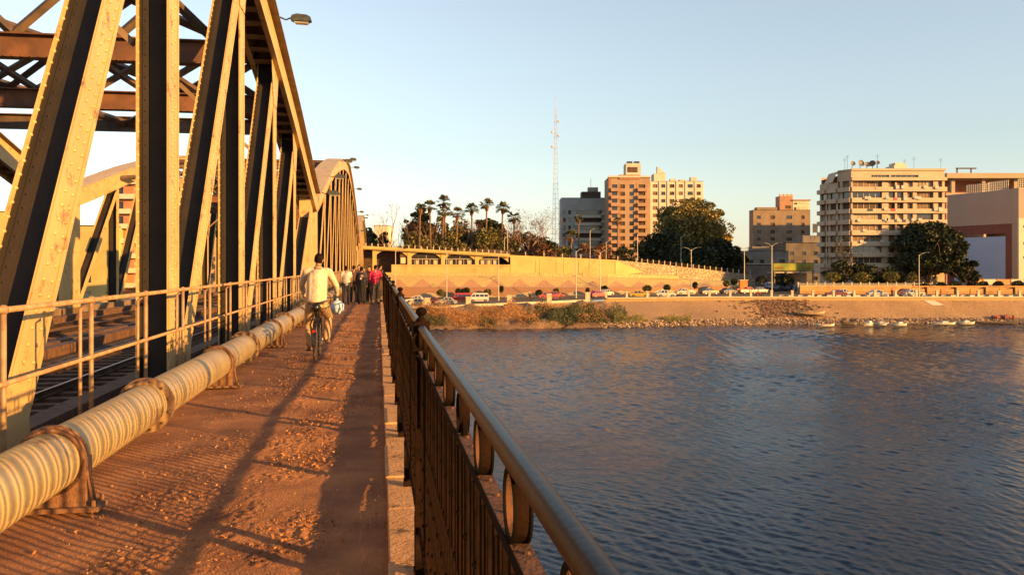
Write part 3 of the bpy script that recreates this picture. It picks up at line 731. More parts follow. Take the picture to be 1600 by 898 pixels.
# ------------------------------------------------------------ viaduct / ramp on the far bank
yellow = M('yellow_wall_paint', (.66, .47, .16), (.58, .40, .13), sc=.35, rough=.85, c3=(.5, .33, .13), sc3=.25, bump=.1, bsc=4)
roughst = stone_mat('rubble_wall', (.40, .30, .19), (.55, .43, .27), (.28, .19, .11), 1.1, .12)
glassd = M('dark_window_glass', (.03, .025, .025), rough=.15, spec=.8)
interior = M('dim_brown_interior', (.05, .028, .02), (.12, .06, .03), sc=1.5, rough=.8)
whitew = M('whitewashed_rail', (.66, .56, .38), (.56, .45, .28), sc=2, rough=.8)
VD = thing('viaduct', 'yellow arcaded road viaduct ramp sloping down to the right above the patterned embankment', 'viaduct', (px(700, 204), 204, -.4))
V0 = VD.location
def topz(p): return float(np.interp(p, [560, 575, 650, 800, 962], [pz(385, 204), pz(386, 204), pz(390, 204), pz(398.5, 204), pz(406, 206)]))
x0, x1 = px(552, 204), px(797, 204)
def lx(p, d=204): return px(p, d)-V0[0]
mb = MB()          # deck slab following the slope
NP = 30
for k in range(NP):
    pa, pb = 552+(797-552)*k/NP, 552+(797-552)*(k+1)/NP; xa, xb = lx(pa), lx(pb); za, zb = topz(pa)-V0[2], topz(pb)-V0[2]
    for (ya, yb, h0, h1) in ((-.9, 9, -.55, 0), (-.9, -.75, 0, .22), (-1.05, -.9, -.35, -.2)):
        vs = [(xa, ya, za+h0), (xb, ya, zb+h0), (xb, yb, zb+h0), (xa, yb, za+h0), (xa, ya, za+h1), (xb, ya, zb+h1), (xb, yb, zb+h1), (xa, yb, za+h1)]
        mb._add(vs, [(0, 3, 2, 1), (4, 5, 6, 7), (0, 1, 5, 4), (2, 3, 7, 6), (1, 2, 6, 5), (3, 0, 4, 7)])
mb.build('deck', yellow, VD)
cols = [585, 639.5, 692, 745, 797]
for p in cols[:-1]:
    mb = MB(); z1 = topz(p)-V0[2]-.56; mb.b2(lx(p)-.42, lx(p)+.42, -.2, .6, -1.2, z1); mb.build('column', yellow, VD)
for i in range(len(cols)-1):        # haunched beam between columns
    xa, xb = lx(cols[i])+.42, lx(cols[i+1])-.42; n = 16; w_ = xb-xa
    prev = None; fr = MB()
    for k in range(n+1):
        f = k/n; x = xa+w_*f; u = abs(2*f-1); z = topz(cols[i]+(cols[i+1]-cols[i])*f)-V0[2]-.56
        drop = .12+1.15*max(0, (u-.35)/.65)**2.2
        if prev: 
            for yy, s_ in ((-.1, 1), (.5, -1)):
                q = [(prev[0], yy, prev[1]-prev[2]), (x, yy, z-drop), (x, yy, z), (prev[0], yy, prev[1])]; fr.poly(q if s_ > 0 else q[::-1])
            fr.poly([(prev[0], -.1, prev[1]-prev[2]), (prev[0], .5, prev[1]-prev[2]), (x, .5, z-drop), (x, -.1, z-drop)])
        prev = (x, z, drop)
    fr.build('arched_beam', yellow, VD)
mb = MB(); zs = pz(413.5, 204)-V0[2]; mb.b2(lx(612), lx(797), -.35, .8, pz(431, 204)-V0[2]-.4, zs); mb.b2(lx(612), lx(797), -.5, -.35, zs-.25, zs+.03); mb.build('base_wall', yellow, VD)
mb = MB(); mb.b2(lx(540), lx(797), 4.0, 4.3, -1.5, 6.3); mb.build('back_wall', interior, VD)
mb = MB(); mb.b2(lx(540), lx(600), .6, 4, -.9, -.85); mb.build('floor', interior, VD)
for i in range(1, 4):                # glazing bars and panes in the arcade
    xa, xb = lx(cols[i])+.42, lx(cols[i+1])-.42
    if i == 3: xb -= 2.4
    mb = MB(); mb.cur = 0; mb.b2(xa, xb, .40, .43, zs+.03, zs+2.6); mb.cur = 1
    for k in range(9): x = xa+(xb-xa)*k/8; mb.b2(x-.05, x+.05, .3, .38, zs+.03, zs+1.45+(.9 if k % 4 == 0 else 0))
    mb.b2(xa, xb, .3, .38, zs+1.35, zs+1.48)
    for k in range(3): x = xa+(xb-xa)*(.2+.3*k); mb.b2(x-.3, x+.4, .34, .39, zs+.1, zs+1.1)
    mb.build('window', [glassd, whitew], VD)
mb = MB(); mb.b2(lx(640)-2.4, lx(640)-.42, .2, .25, zs+.03, zs+2.6); mb.build('grille', M('rusty_grille', (.2, .1, .05), (.06, .03, .02), sc=9, rough=.8), VD)
mb = MB(); mb.b2(lx(626), lx(633.5), .08, .16, zs+.35, zs+1.75); mb.build('notice_board', M('notice_cream', (.8, .72, .5), (.65, .5, .3), sc=3), VD)
mb = MB(); mb.b2(lx(640)-3.6, lx(640)-2.4, .1, .16, zs+.5, zs+.6); 
# solid ramp walls to the right
def wallsheet(name, ps, top, bot, dd, mat, th=.6, parent=VD):
    mb = MB()
    for i in range(len(ps)-1):
        a, c = ps[i], ps[i+1]; da, dc = dd(a), dd(c)
        A0 = (px(a, da)-V0[0], da-V0[1], pz(bot(a), da)-V0[2]); A1 = (A0[0], A0[1], pz(top(a), da)-V0[2])
        C0 = (px(c, dc)-V0[0], dc-V0[1], pz(bot(c), dc)-V0[2]); C1 = (C0[0], C0[1], pz(top(c), dc)-V0[2])
        sh = lambda p: (p[0], p[1]+th, p[2])
        mb.quad(A0, C0, C1, A1); mb.quad(A1, C1, sh(C1), sh(A1)); mb.quad(sh(C0), sh(A0), sh(A1), sh(C1))
        if i == 0: mb.quad(sh(A0), A0, A1, sh(A1))
        if i == len(ps)-2: mb.quad(C0, sh(C0), sh(C1), C1)
    return mb.build(name, mat, parent)
I = lambda p, a, b_: float(np.interp(p, a, b_))
dRamp = lambda p: I(p, [790, 962, 1043, 1144, 1200], [203.6, 206, 213, 226, 236])
tR = lambda p: I(p, [790, 800, 962, 1043, 1110, 1144, 1180], [398, 398.5, 406, 414, 421.5, 425.5, 430])
wallsheet('smooth_wall', [797.5, 830, 860, 890, 930, 962], tR, lambda p: 431.5, dRamp, yellow)
wallsheet('rubble_wall', [962.2, 985, 1010, 1043, 1080, 1110, 1144, 1180], tR, lambda p: I(p, [960, 1080, 1140, 1180], [433, 438, 443, 452]), lambda p: dRamp(p)+.0, roughst)
mb = MB(); dd = dRamp
mb.poly([(px(961.5, 205.9)-V0[0], 205.9-V0[1], pz(406.1, 205.9)-V0[2]), (px(961.5, 205.9)-V0[0], 205.9-V0[1], pz(431, 205.9)-V0[2]), (px(1006, 208.9)-V0[0], 208.7-V0[1], pz(425.5, 208.9)-V0[2])])
mb.build('smooth_wall_wedge', yellow, VD)
mb = MB()   # pedestal of the wall line: joints
for p in (843, 880, 920): mb.b2(lx(p)-.04, lx(p)+.04, -.43, -.39, pz(430, 204)-V0[2], pz(405, 204)-V0[2])
mb.build('wall_joint', interior, VD)
# roadway behind the ramp walls
mb = MB(); ps = [795, 850, 962, 1043, 1110, 1180]
for a, c in zip(ps[:-1], ps[1:]):
    da, dc = dRamp(a), dRamp(c); mb.quad((px(a, da)-V0[0], da+.3-V0[1], pz(tR(a), da)-.25-V0[2]), (px(c, dc)-V0[0], dc+.3-V0[1], pz(tR(c), dc)-.25-V0[2]), (px(c, dc)-V0[0]+2, dc+9-V0[1], pz(tR(c), dc)-.25-V0[2]), (px(a, da)-V0[0]+1, da+9-V0[1], pz(tR(a), da)-.25-V0[2]))
mb.build('ramp_road', asph, VD)
# hatch parapet band on the terrace
wallsheet('terrace_parapet', [600, 700, 800, 880, 950, 1000, 1060], lambda p: I(p, [600, 800, 950, 1060], [425.5, 426, 427.5, 431]), lambda p: I(p, [600, 800, 950, 1060], [430.5, 431, 432.5, 436]), lambda p: I(p, [600, 800, 950, 1060], [203.1, 203.1, 205.1, 210.5]), M('hatched_parapet', (.50, .33, .13), (.62, .47, .2), sc=2.2, rough=.9), .25)
# white balusters along the top of the ramp
mb = MB(); mb.box((0, 0, .5), (.2, .2, 1.0)); mb.box((0, 0, 1.03), (.28, .28, .08)); vp = mb.mesh('railing_post', whitew)
p = 562; k = 0
big = MB()
while p < 1178:
    d = 203.3 if p < 797 else dRamp(p)+.3; z = topz(p) if p < 797 else pz(tR(p), d)
    if p > 990 or p < 800 or k % 3 == 0:
        o = bpy.data.objects.new('railing_post', vp); COL.objects.link(o); o.parent = VD; o.location = (px(p, d)-V0[0], d-V0[1], z-V0[2]-.1)
    p += 9.6 if p < 990 else 8.9; k += 1
mb = MB()
ps = list(range(560, 1181, 20))
for a, c in zip(ps[:-1], ps[1:]):
    if 800 < a < 985: continue
    da, dc = (203.3 if a < 797 else dRamp(a)+.3), (203.3 if c < 797 else dRamp(c)+.3); za = (topz(a) if a < 797 else pz(tR(a), da))-V0[2]; zc = (topz(c) if c < 797 else pz(tR(c), dc))-V0[2]
    for h in (.35, .7): mb.tube([(px(a, da)-V0[0], da-V0[1], za+h), (px(c, dc)-V0[0], dc-V0[1], zc+h)], .04, 4)
mb.build('railing_bars', interior, VD)

# ------------------------------------------------------------ buildings
def facade(mb, O, U, W, z0, z1, ops, t_=.35):
    """wall rectangle with real openings and reveals. O corner, U unit vector along; outward normal = U x Z"""
    O = V3(O); U = V3(U); N = np.cross(U, (0, 0, 1.0))
    us = sorted({0, W, *[round(q, 4) for o in ops for q in o[:2]]}); zs_ = sorted({z0, z1, *[round(q, 4) for o in ops for q in o[2:]]})
    P = lambda u, z, d=0: O+U*u+V3((0, 0, z))-N*d
    for i in range(len(us)-1):
        for j in range(len(zs_)-1):
            um, zm = (us[i]+us[i+1])/2, (zs_[j]+zs_[j+1])/2
            if any(o[0] < um < o[1] and o[2] < zm < o[3] for o in ops): continue
            mb.quad(P(us[i], zs_[j]), P(us[i+1], zs_[j]), P(us[i+1], zs_[j+1]), P(us[i], zs_[j+1]))
    for a, b_, c, d in ops:
        mb.quad(P(a, c), P(b_, c), P(b_, c, t_), P(a, c, t_)); mb.quad(P(a, d, t_), P(b_, d, t_), P(b_, d), P(a, d))
        mb.quad(P(a, c), P(a, c, t_), P(a, d, t_), P(a, d)); mb.quad(P(b_, c, t_), P(b_, c), P(b_, d), P(b_, d, t_))
shutter = M('brown_shutters', (.16, .09, .055), (.26, .16, .1), sc=1.1, rough=.7)
curtain = M('pale_blinds', (.55, .48, .36), (.35, .28, .2), sc=.9, rough=.8)
def window(par, O, U, op, mat=None, frame=None, bars=1, t_=.33, rnd=None):
    O = V3(O); U = V3(U); N = np.cross(U, (0, 0, 1.0)); a, b_, c, d = op; ce = O+U*(a+b_)/2+V3((0, 0, (c+d)/2))-N*t_
    mb = MB(); mb.cur = 0; mb.obox(ce, U*(b_-a)/2, N*.03, V3((0, 0, (d-c)/2)))
    if frame is not None:
        mb.cur = 1
        for k in range(bars+2):
            u = -(b_-a)/2+(b_-a)*k/(bars+1); mb.obox(ce+U*u+N*.06, U*.05, N*.03, V3((0, 0, (d-c)/2)))
        for s_ in (-1, 1): mb.obox(ce+N*.06+V3((0, 0, s_*((d-c)/2-.04))), U*(b_-a)/2, N*.03, V3((0, 0, .05)))
    return mb.build('window', [mat or glassd, frame or glassd], par)
def building(name, label, d, pl, pr, zt, zb, depth, mat, sidemat=None, front=None, left=None, right=None, roof=None, rz=0, wmat=None, frame=None, cat='building', bars=1, parapet=.7, group=None):
    """front: (columns of (u0,u1) as fractions, first sill, storey height, n storeys, window height)"""
    xl, xr = px(pl, d), px(pr, d); W = xr-xl
    T = thing(name, label, cat, ((xl+xr)/2, d, zb), rz, group)
    mb = MB(); H = zt-zb; wins = []
    for spec, O, U, Wd in ((front, (-W/2, 0, 0), (1, 0, 0), W), (right, (W/2, 0, 0), (0, 1, 0), depth), (None, (W/2, depth, 0), (-1, 0, 0), W), (left, (-W/2, depth, 0), (0, -1, 0), depth)):
        ops = []
        if spec:
            cs, s0, sh, n, wh = spec
            for j in range(n):
                for (a, b_) in cs:
                    z0 = s0+j*sh
                    if z0+wh < H-.3: ops.append((a*Wd, b_*Wd, z0, z0+wh))
        facade(mb, O, U, Wd, 0, H, ops); wins += [(O, U, o) for o in ops]
    mb.quad((-W/2, 0, H-parapet), (W/2, 0, H-parapet), (W/2, depth, H-parapet), (-W/2, depth, H-parapet))
    # parapet inner lip
    for c_, s_ in (((0, .15, H-.1), (W, .3, .24)), ((0, depth-.15, H-.1), (W, .3, .24)), ((-W/2+.15, depth/2, H-.1), (.3, depth-.6, .24)), ((W/2-.15, depth/2, H-.1), (.3, depth-.6, .24))):
        mb.box((c_[0], c_[1], c_[2]+.03), s_)
    mb.build('wall', mat, T)
    for k, (O, U, o) in enumerate(wins):
        if k < 95: window(T, O, U, o, wmat[k*7 % len(wmat)] if wmat else None, frame, bars)
    T['_'] = 0; del T['_']
    return T, W, H
def add(T, name, mat, *boxes):
    for bx in boxes: mb = MB(); mb.b2(*bx); o = mb.build(name, mat, T)
    return o
ww = M('offwhite_plaster', (.66, .60, .50), (.56, .49, .38), sc=.3, rough=.85)
# A: grey block with white balcony bands
d = 330; sc_ = 1300/d; gA = M('grey_render', (.36, .35, .34), (.43, .42, .40), sc=.3, rough=.9)
T, W, H = building('apartment_block', 'grey apartment block with long white balconies, left of the peach tower', d, 877, 945, pz(309, d), -3.5, 14, gA,
    front=([(.04, .10), (.16, .22), (.34, .94)], 1.5, 3.05, 9, 1.7), left=([(.2, .3), (.6, .7)], 1.5, 3.05, 9, 1.4), wmat=[glassd, interior])
for j in range(9):
    z = 1.1+j*3.05
    if z < H-1: 
        o = add(T, 'balcony', ww, (-W/2+W*.30, W/2-.1*W, -1.3, 0, z-.9, z+.15)); add(T, 'balcony', ww, (W/2-.09*W, W/2+.02*W, -1.0, 0, z+.2, z+.9))
add(T, 'penthouse', interior, (-W*.02, W*.42, 2, 9, H-.7, H+2.6)); add(T, 'water_tank', glassd, (W*.12, W*.36, 2.5, 6, H+2.6, H+4.4))
mb = MB(); mb.tube([(W*.2, 4, H+4.4), (W*.2, 4, H+8)], .08, 5); mb.build('aerial', interior, T)
mb = MB()
for k in range(3):
    xa = -W*.05+k*5.2; n = 10
    for q in range(n): a = math.pi*q/n; c = math.pi*(q+1)/n; mb.obox((xa+2.1*(math.cos(a)+math.cos(c))/2, -1.8, 7.1+2.1*(math.sin(a)+math.sin(c))/2), (.22, 0, 0), (0, .2, 0), (0, 0, .3))
    mb.b2(xa-2.3, xa-1.9, -2, -1.6, 0, 7.1)
mb.build('portico_arch', M('pale_blue_plaster', (.42, .50, .58), (.5, .55, .6), sc=.5), T)
# B: peach tower
d = 312; peach = M('peach_plaster', (.37, .235, .145), (.43, .28, .175), sc=.25, rough=.85); redp = M('brick_red_trim', (.38, .15, .085), (.42, .18, .1), sc=.5)
T, W, H = building('apartment_tower', 'peach apartment tower with square dark windows and red balcony bays', d, 951, 1016, pz(277, d), -3.5, 14, peach,
    front=([(.08, .21), (.28, .39), (.50, .61), (.72, .88)], 1.2, 2.78, 13, 1.5), right=([(.15, .3), (.55, .7)], 1.2, 2.78, 13, 1.4), wmat=[glassd, interior])
for j in range(13):
    z = .55+j*2.78
    if z < H-2:
        for a, b_ in ((.05, .245), (.69, .91)):
            add(T, 'balcony', peach, (-W/2+a*W, -W/2+b_*W, -1.1, 0, z-.35, z+.75)); add(T, 'balcony_soffit', redp, (-W/2+a*W, -W/2+b_*W, -1.12, -.0, z-.55, z-.36))
add(T, 'red_band', redp, (-W/2, -W/2+.9, -.06, .2, 0, H), (-W/2+.255*W, -W/2+.275*W, -.06, 0, 0, H-2), (W*.16, W*.18, -.06, 0, 0, H-2))
add(T, 'cornice', ww, (-W/2-.3, W/2+.3, -.5, .5, H-.1, H+.5)); add(T, 'roof_bay', redp, (-W*.25, W*.25, -.3, 3, H-.8, H+.9))
add(T, 'penthouse', ww, (-W*.08, W*.28, .6, 7, H+.5, H+5.3)); add(T, 'penthouse_recess', interior, (-W*.04, W*.2, .5, .7, H+1.9, H+3.9))
add(T, 'roof_tank', glassd, (-W*.05, W*.08, 1, 4, H+5.3, H+6.1), (W*.12, W*.25, 1, 4, H+5.3, H+6.1))
# C: cream building behind, right
d = 350; creamp = M('cream_plaster', (.66, .57, .43), (.72, .63, .49), sc=.25, rough=.85)
T, W, H = building('apartment_block', 'cream apartment block rising behind the tall leafy tree', d, 1016.5, 1099, pz(283, d), -3.5, 18, creamp,
    front=([(.04, .13), (.2, .28), (.36, .45), (.53, .61), (.7, .8), (.87, .95)], 1.2, 3.1, 13, 1.5), right=([(.2, .3), (.6, .7)], 1.2, 3.1, 13, 1.5), wmat=[shutter, glassd, interior])
add(T, 'roof_room', creamp, (-W*.42, -W*.2, 2, 9, H-.7, H+3.4)); 
mb = MB(); mb.poly([(-W*.36, 1.8, H+3.4), (-W*.2, 1.8, H+3.4), (-W*.36, 1.8, H+6.4)]); mb.poly([(-W*.36, 3.8, H+3.4), (-W*.36, 3.8, H+6.4), (-W*.2, 3.8, H+3.4)]); mb.poly([(-W*.36, 1.8, H+6.4), (-W*.2, 1.8, H+3.4), (-W*.2, 3.8, H+3.4), (-W*.36, 3.8, H+6.4)]); mb.build('stair_roof', ww, T)
add(T, 'roof_clutter', ww, (-W*.1, W*.02, 3, 6, H-.7, H+1.4), (W*.08, W*.2, 3, 6, H-.7, H+1.0), (W*.28, W*.4, 2, 5, H-.7, H+1.9)); add(T, 'vertical_rib', ww, *[(-W/2+f*W-.2, -W/2+f*W+.2, -.25, 0, 0, H) for f in (.0, .165, .32, .49, .66, .84)])
# D: brick coloured block in the middle distance
d = 345; brick = M('brown_brick_render', (.25, .175, .12), (.31, .22, .15), sc=.4, rough=.9)
T, W, H = building('apartment_block', 'unplastered brown brick block stepping up to a rooftop stair tower', d, 1177, 1266, pz(328, d), -4, 6, brick,
    front=([(.06, .13), (.3, .38), (.58, .68), (.84, .9)], 1.5, 3.0, 9, 1.4), wmat=[glassd, interior])
add(T, 'upper_floor', brick, (-W*.42, -W*.02, 1, 5, H-.7, H+1.2)); tw = add(T, 'stair_tower', M('orange_brick', (.46, .22, .12), (.38, .2, .12), sc=.5), (-.03*W, .2*W, .5, 6, H-.7, H+5.8)); add(T, 'tower_recess', interior, (.08*W, .17*W, .35, .6, H+.6, H+1.9))
mb = MB(); xa, xb = .2*W, .5*W; facade(mb, (xa, .4, H-.7), (1, 0, 0), xb-xa, 0, 4.6, [(.5+q*1.5, 1.5+q*1.5, .8, 1.8) for q in range(4)]+[(.5+q*1.9, 1.9+q*1.9, 3.0, 3.7) for q in range(3)]); mb.b2(xa, xb, 3, 9, H-.7, H+3.9); mb.build('unfinished_storey', creamp, T)
add(T, 'roof_slab', redp, (xa-.2, xb+.3, -.1, 9, H+3.9, H+4.3)); add(T, 'water_tank', ww, *[(-.02*W+q*1.6, -.02*W+q*1.6+1.1, 1, 2, H+5.8, H+6.7) for q in range(4)])
# low grey buildings in shade between
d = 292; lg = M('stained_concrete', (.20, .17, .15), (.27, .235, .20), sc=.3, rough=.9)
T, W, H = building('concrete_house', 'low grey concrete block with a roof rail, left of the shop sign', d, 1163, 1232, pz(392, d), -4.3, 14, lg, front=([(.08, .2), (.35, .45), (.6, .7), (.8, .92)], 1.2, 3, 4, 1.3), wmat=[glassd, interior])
add(T, 'roof_rail', interior, (-W/2, -W*.2, .3, .4, H+.9, H+1.0), *[(-W/2+q*1.2, -W/2+q*1.2+.08, .3, .4, H-.1, H+1.0) for q in range(4)]); add(T, 'lean_to', lg, (-W*.3, W*.1, 1, 6, H-.7, H+1.6))
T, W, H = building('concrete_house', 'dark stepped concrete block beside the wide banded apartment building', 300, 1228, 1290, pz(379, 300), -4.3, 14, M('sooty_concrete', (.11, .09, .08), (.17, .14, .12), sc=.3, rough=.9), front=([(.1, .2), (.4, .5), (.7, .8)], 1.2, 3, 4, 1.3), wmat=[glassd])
add(T, 'roof_store', lg, (-W*.05, W*.45, 1, 8, H-.7, H+2.6)); 
mb = MB(); mb.b2(-.9, .9, -.12, .12, 0, 3.2); mb.v = [(v[0]+W*.25, v[1]+.5, v[2]+H+3.6) for v in mb.v]; mb.b2(W*.25-.8, W*.25-.7, .5, .6, H+1.5, H+3.7); mb.b2(W*.25+.7, W*.25+.8, .5, .6, H+1.5, H+3.7); mb.build('roof_sign', M('dark_screen', (.05, .06, .08), (.12, .14, .16), sc=1), T)
T, W, H = building('gatehouse', 'small pale single storey gatehouse behind the parked cars', 270, 1158, 1206, pz(413, 270), -4.45, 6, lg, front=([(.12, .22), (.45, .55), (.75, .85)], 1.2, 3, 1, 1.2), wmat=[glassd]); add(T, 'roof_edge', ww, (-W/2-.3, W/2+.3, -.6, 6.2, H, H+.25))
# shop front and its sign
T = thing('shop_canopy', 'shop front under a long green and yellow sign at the head of the side street', 'shop', (px(1240, 255), 255, -4.4))
sg = M('green_yellow_sign', (.36, .36, .04), (.12, .22, .04), sc=.25, rough=.5); redl = M('red_letter', (.5, .03, .03), rough=.5)
add(T, 'sign_board', sg, (-6.2, 6.2, -.1, .25, 5.0, 7.1)); add(T, 'sign_frame', interior, (-6.4, 6.4, -.05, .3, 4.75, 4.99), (-6.4, 6.4, -.05, .3, 7.11, 7.3))
mb = MB(); rs_ = random.Random(4)
for xa, n in ((-5.6, 6), (2.6, 7)):
    x = xa
    for k in range(n):
        w_ = rs_.uniform(.22, .42); h_ = rs_.uniform(.4, .95)
        if k % 3 == 1: mb.ring((x+w_/2, -.13, 5.75), (0, 1, 0), .26, .05, .1, 10)
        else: mb.b2(x, x+.12, -.15, -.1, 5.5, 5.5+h_); mb.b2(x, x+w_, -.15, -.1, 5.5, 5.62)
        x += w_+.12
mb.build('sign_lettering', redl, T)
for x in (-5.8, -2, 2.2, 6.0): add(T, 'post', lg, (x-.18, x+.18, 0, .3, 0, 4.8))
add(T, 'lit_shop_wall', M('orange_shop_wall', (.62, .36, .18), (.7, .45, .25), sc=.5), (-5.2, 6, 5.5, 5.8, 0, 4.6)); add(T, 'shop_opening', interior, (-4.8, -3, 5.3, 5.49, 0, 2.9), (.2, 1.6, 5.3, 5.49, 0, 3.0))
add(T, 'canopy', creamp, (-6.2, 6.4, .35, 6, 4.2, 4.5)); add(T, 'billboard', ww, (6.3, 8.0, .35, .6, 4.1, 7.1))
redl = M('red_letter', (.5, .03, .03), rough=.5)
# E: wide banded apartment building
d = 207; be = M('pinkish_cream_concrete', (.56, .41, .28), (.62, .47, .33), sc=.2, rough=.85); wf = ww
zb = -4.3; zt = pz(264, d); xl, xr = px(1330, d), px(1476, d); W = xr-xl; H = zt-zb
T = thing('apartment_building', 'wide cream apartment building with continuous balcony bands and dishes on its roof', 'building', ((xl+xr)/2, d, zb))
mb = MB(); ops = []; ztop = H
rows = [pz(q, d)-zb for q in (288, 305, 322, 339, 356, 373, 390, 407)]
cols_ = [(.015, .33), (.4, .47), (.49, .56), (.6, .66), (.7, .88), (.93, .975)]
for j, z in enumerate(rows):
    for k, (a, b_) in enumerate(cols_):
        if z > 0.5: ops.append((a*W, b_*W, z-.68, z+.86))
ops += [(.215*W, .41*W, H-3.4, H-1.5), (.425*W, .72*W, H-3.4, H-1.5)]
facade(mb, (-W/2, 0, 0), (1, 0, 0), W, 0, H, ops, .6); facade(mb, (W/2, 0, 0), (0, 1, 0), 20, 0, H, [(3+5*q, 4.5+5*q, z-.6, z+.8) for q in range(3) for z in rows], .3)
mb.quad((-W/2, 0, H-.8), (W/2, 0, H-.8), (W/2, 20, H-.8), (-W/2, 20, H-.8)); mb.quad((W/2, 20, 0), (-W/2, 20, 0), (-W/2, 20, H), (W/2, 20, H))
mb.build('wall', be, T)
wm_ = [shutter, curtain, glassd, shutter, interior]
for k, o in enumerate(ops): window(T, (-W/2, 0, 0), (1, 0, 0), o, wm_[(k*5+k//3) % 5] if k < len(ops)-2 else glassd, wf if (k % 3 == 0 or k >= len(ops)-2) else shutter, 4 if o[1]-o[0] > 4 else 1, .58)
for j, z in enumerate(rows):
    add(T, 'balcony_band', be, (-W/2-.1, W/2+.3, -.7, -.003, z-1.8, z-.7))
add(T, 'balcony_band', be, (-W/2-.1, W/2+.3, -.7, -.003, rows[0]+.9, rows[0]+1.7))
add(T, 'roof_edge', be, (-W/2, W/2+.3, -.3, -.003, H-.4, H+.1)); add(T, 'roof_house', creamp, (W*.02, W*.16, 3, 8, H-.8, H+1.3)); add(T, 'roof_tank', creamp, (W*.04, W*.14, 3.5, 7, H+1.3, H+2.0))
acm = M('air_conditioner_case', (.6, .56, .5), (.5, .46, .4), sc=3)
rq = random.Random(31)
for k in range(26): z = rq.choice(rows[:6]); u = rq.uniform(.02, .95)*W; add(T, 'air_conditioner', acm, (-W/2+u, -W/2+u+.85, -1.05, -.72, z-.95-rq.random()*.4, z-.35))
for k in range(12): z = rq.choice(rows[:6]); u = rq.uniform(.02, .9)*W; add(T, 'hanging_cloth', [redl, curtain, ww, glassd][k % 4], (-W/2+u, -W/2+u+rq.uniform(.5, 1.3), -.78, -.74, z-1.3, z-.7))
# stepped, rounded left flank, in shade
mb = MB(); fw = MB(); n = 5; lw = px(1330, d)-px(1289, d)
steps = [(0, 0), (-1.6, 2.9), (-2.2, 3.1), (-3.4, 5.9), (-3.8, 6.1), (-4.3, 9.5)]
wins = []
for (xa, ya), (xb, yb) in zip(steps[:-1], steps[1:]):
    ln = math.hypot(xb-xa, yb-ya); U = V3(((xa-xb)/ln, (ya-yb)/ln, 0)); O = V3((-W/2+xb, yb, 0)); hh = H-(3.0 if xa < -2.1 else 0)
    op = [(ln*.2, ln*.85, z-.7, z+.95) for z in rows if z+1 < hh]; facade(mb, O, U, ln, 0, hh, op, .4); wins += [(O, U, o) for o in op]
mb.poly([(-W/2+x, y, H-3.0) for x, y in steps]+[(-W/2, 9.5, H-3.0)]); mb.poly([(-W/2, 0, H-.3), (-W/2-2.2, 3.1, H-.3), (-W/2-2.2, 9, H-.3), (-W/2, 9, H-.3)]); mb.quad((-W/2-3.4, 9, H-3), (-W/2-3.4, 3.2, H-3), (-W/2-2.2, 3.1, H-.3), (-W/2-2.2, 9, H-.3))
mb.build('rounded_flank', be, T)
for O, U, o in wins: window(T, O, U, o, [shutter, glassd, interior, curtain][int(o[2]*7) % 4], None, 0, .38)
for z in rows:
    mb = MB()
    for (xa, ya), (xb, yb) in zip(steps[:-1], steps[1:]):
        a = V3((-W/2+xa, ya, 0)); c = V3((-W/2+xb, yb, 0)); U = (a-c)/np.linalg.norm(a-c); N = np.cross(U, (0, 0, 1.)); mb.obox((a+c)/2+N*.4+V3((0, 0, z-1.25)), U*np.linalg.norm(a-c)/2*1.05, N*.4, V3((0, 0, .53)))
    mb.build('balcony_band', be, T)
EX, EZ = (xl+xr)/2, zt
dishm = M('dish_mesh', (.20, .17, .14), (.14, .12, .10), sc=2, rough=.6, metal=.3)
def dish(p, q, d_, r, lab, zr, grp=None, az=-.5):
    T = thing('satellite_dish', lab, 'satellite dish', (px(p, d_), d_, zr), az, grp)
    h = pz(q, d_)-zr; mb = MB(); n = 16; rings = []
    for j in range(4):
        rr_ = r*(j+.01)/3; rings.append([(rr_*math.cos(2*math.pi*k/n), -.25*r+.35*r*(1-(rr_/r)**2)+.25*rr_*math.sin(2*math.pi*k/n), h+rr_*math.sin(2*math.pi*k/n)*.9) for k in range(n)])
    vs = [v for rg_ in rings for v in rg_]; fs = [(j*n+k, j*n+(k+1) % n, (j+1)*n+(k+1) % n, (j+1)*n+k) for j in range(3) for k in range(n)]; mb._add(vs, fs); mb.build('reflector', dishm, T)
    mb = MB(); mb.tube([(0, .3, 0), (0, .3, h)], .08, 6); mb.build('mast', interior, T); mb = MB(); mb.tube([(0, -.2*r, h-r*.8), (0, -r*1.1, h)], .04, 4); mb.ell((0, -r*1.1, h), .12, 6, 4); mb.build('feed_arm', interior, T)
    return T
for p, q, r_, lab in ((1332.5, 255.5, .72, 'leftmost satellite dish on the roof of the banded building'), (1345, 255, 1.0, 'large satellite dish second from the left on the banded roof'), (1355, 257, .8, 'satellite dish in the middle of the row, tilted right'), (1363, 255.5, .95, 'satellite dish just left of the thin end dish'), (1371, 254, .6, 'rightmost satellite dish of the row, seen nearly edge on')):
    dish(p, q, 209, r_*.9, lab, EZ-.8, None, rs_.uniform(-.9, .9))
for p, q in ((1320, 248), (1324, 243), (1371, 242), (1413, 250), (1428, 246), (1470, 248)):
    a = thing('roof_aerial', {1320: 'leftmost', 1324: 'second from left', 1371: 'third from left', 1413: 'fourth from left', 1428: 'second from right', 1470: 'rightmost'}[p]+' thin television aerial on the roof of the banded building', 'aerial', (px(p, 211), 211, EZ-.8), 0, 'aerials on the banded building')
    mb = MB(); h = pz(q, 211)-EZ+.8; mb.tube([(0, 0, 0), (0, 0, h)], .035, 4); mb.build('mast', interior, a); mb = MB()
    for k in range(3): mb.tube([(-.5, 0, h-.3*k), (.5, 0, h-.3*k)], .02, 3)
    mb.build('crossbars', interior, a)
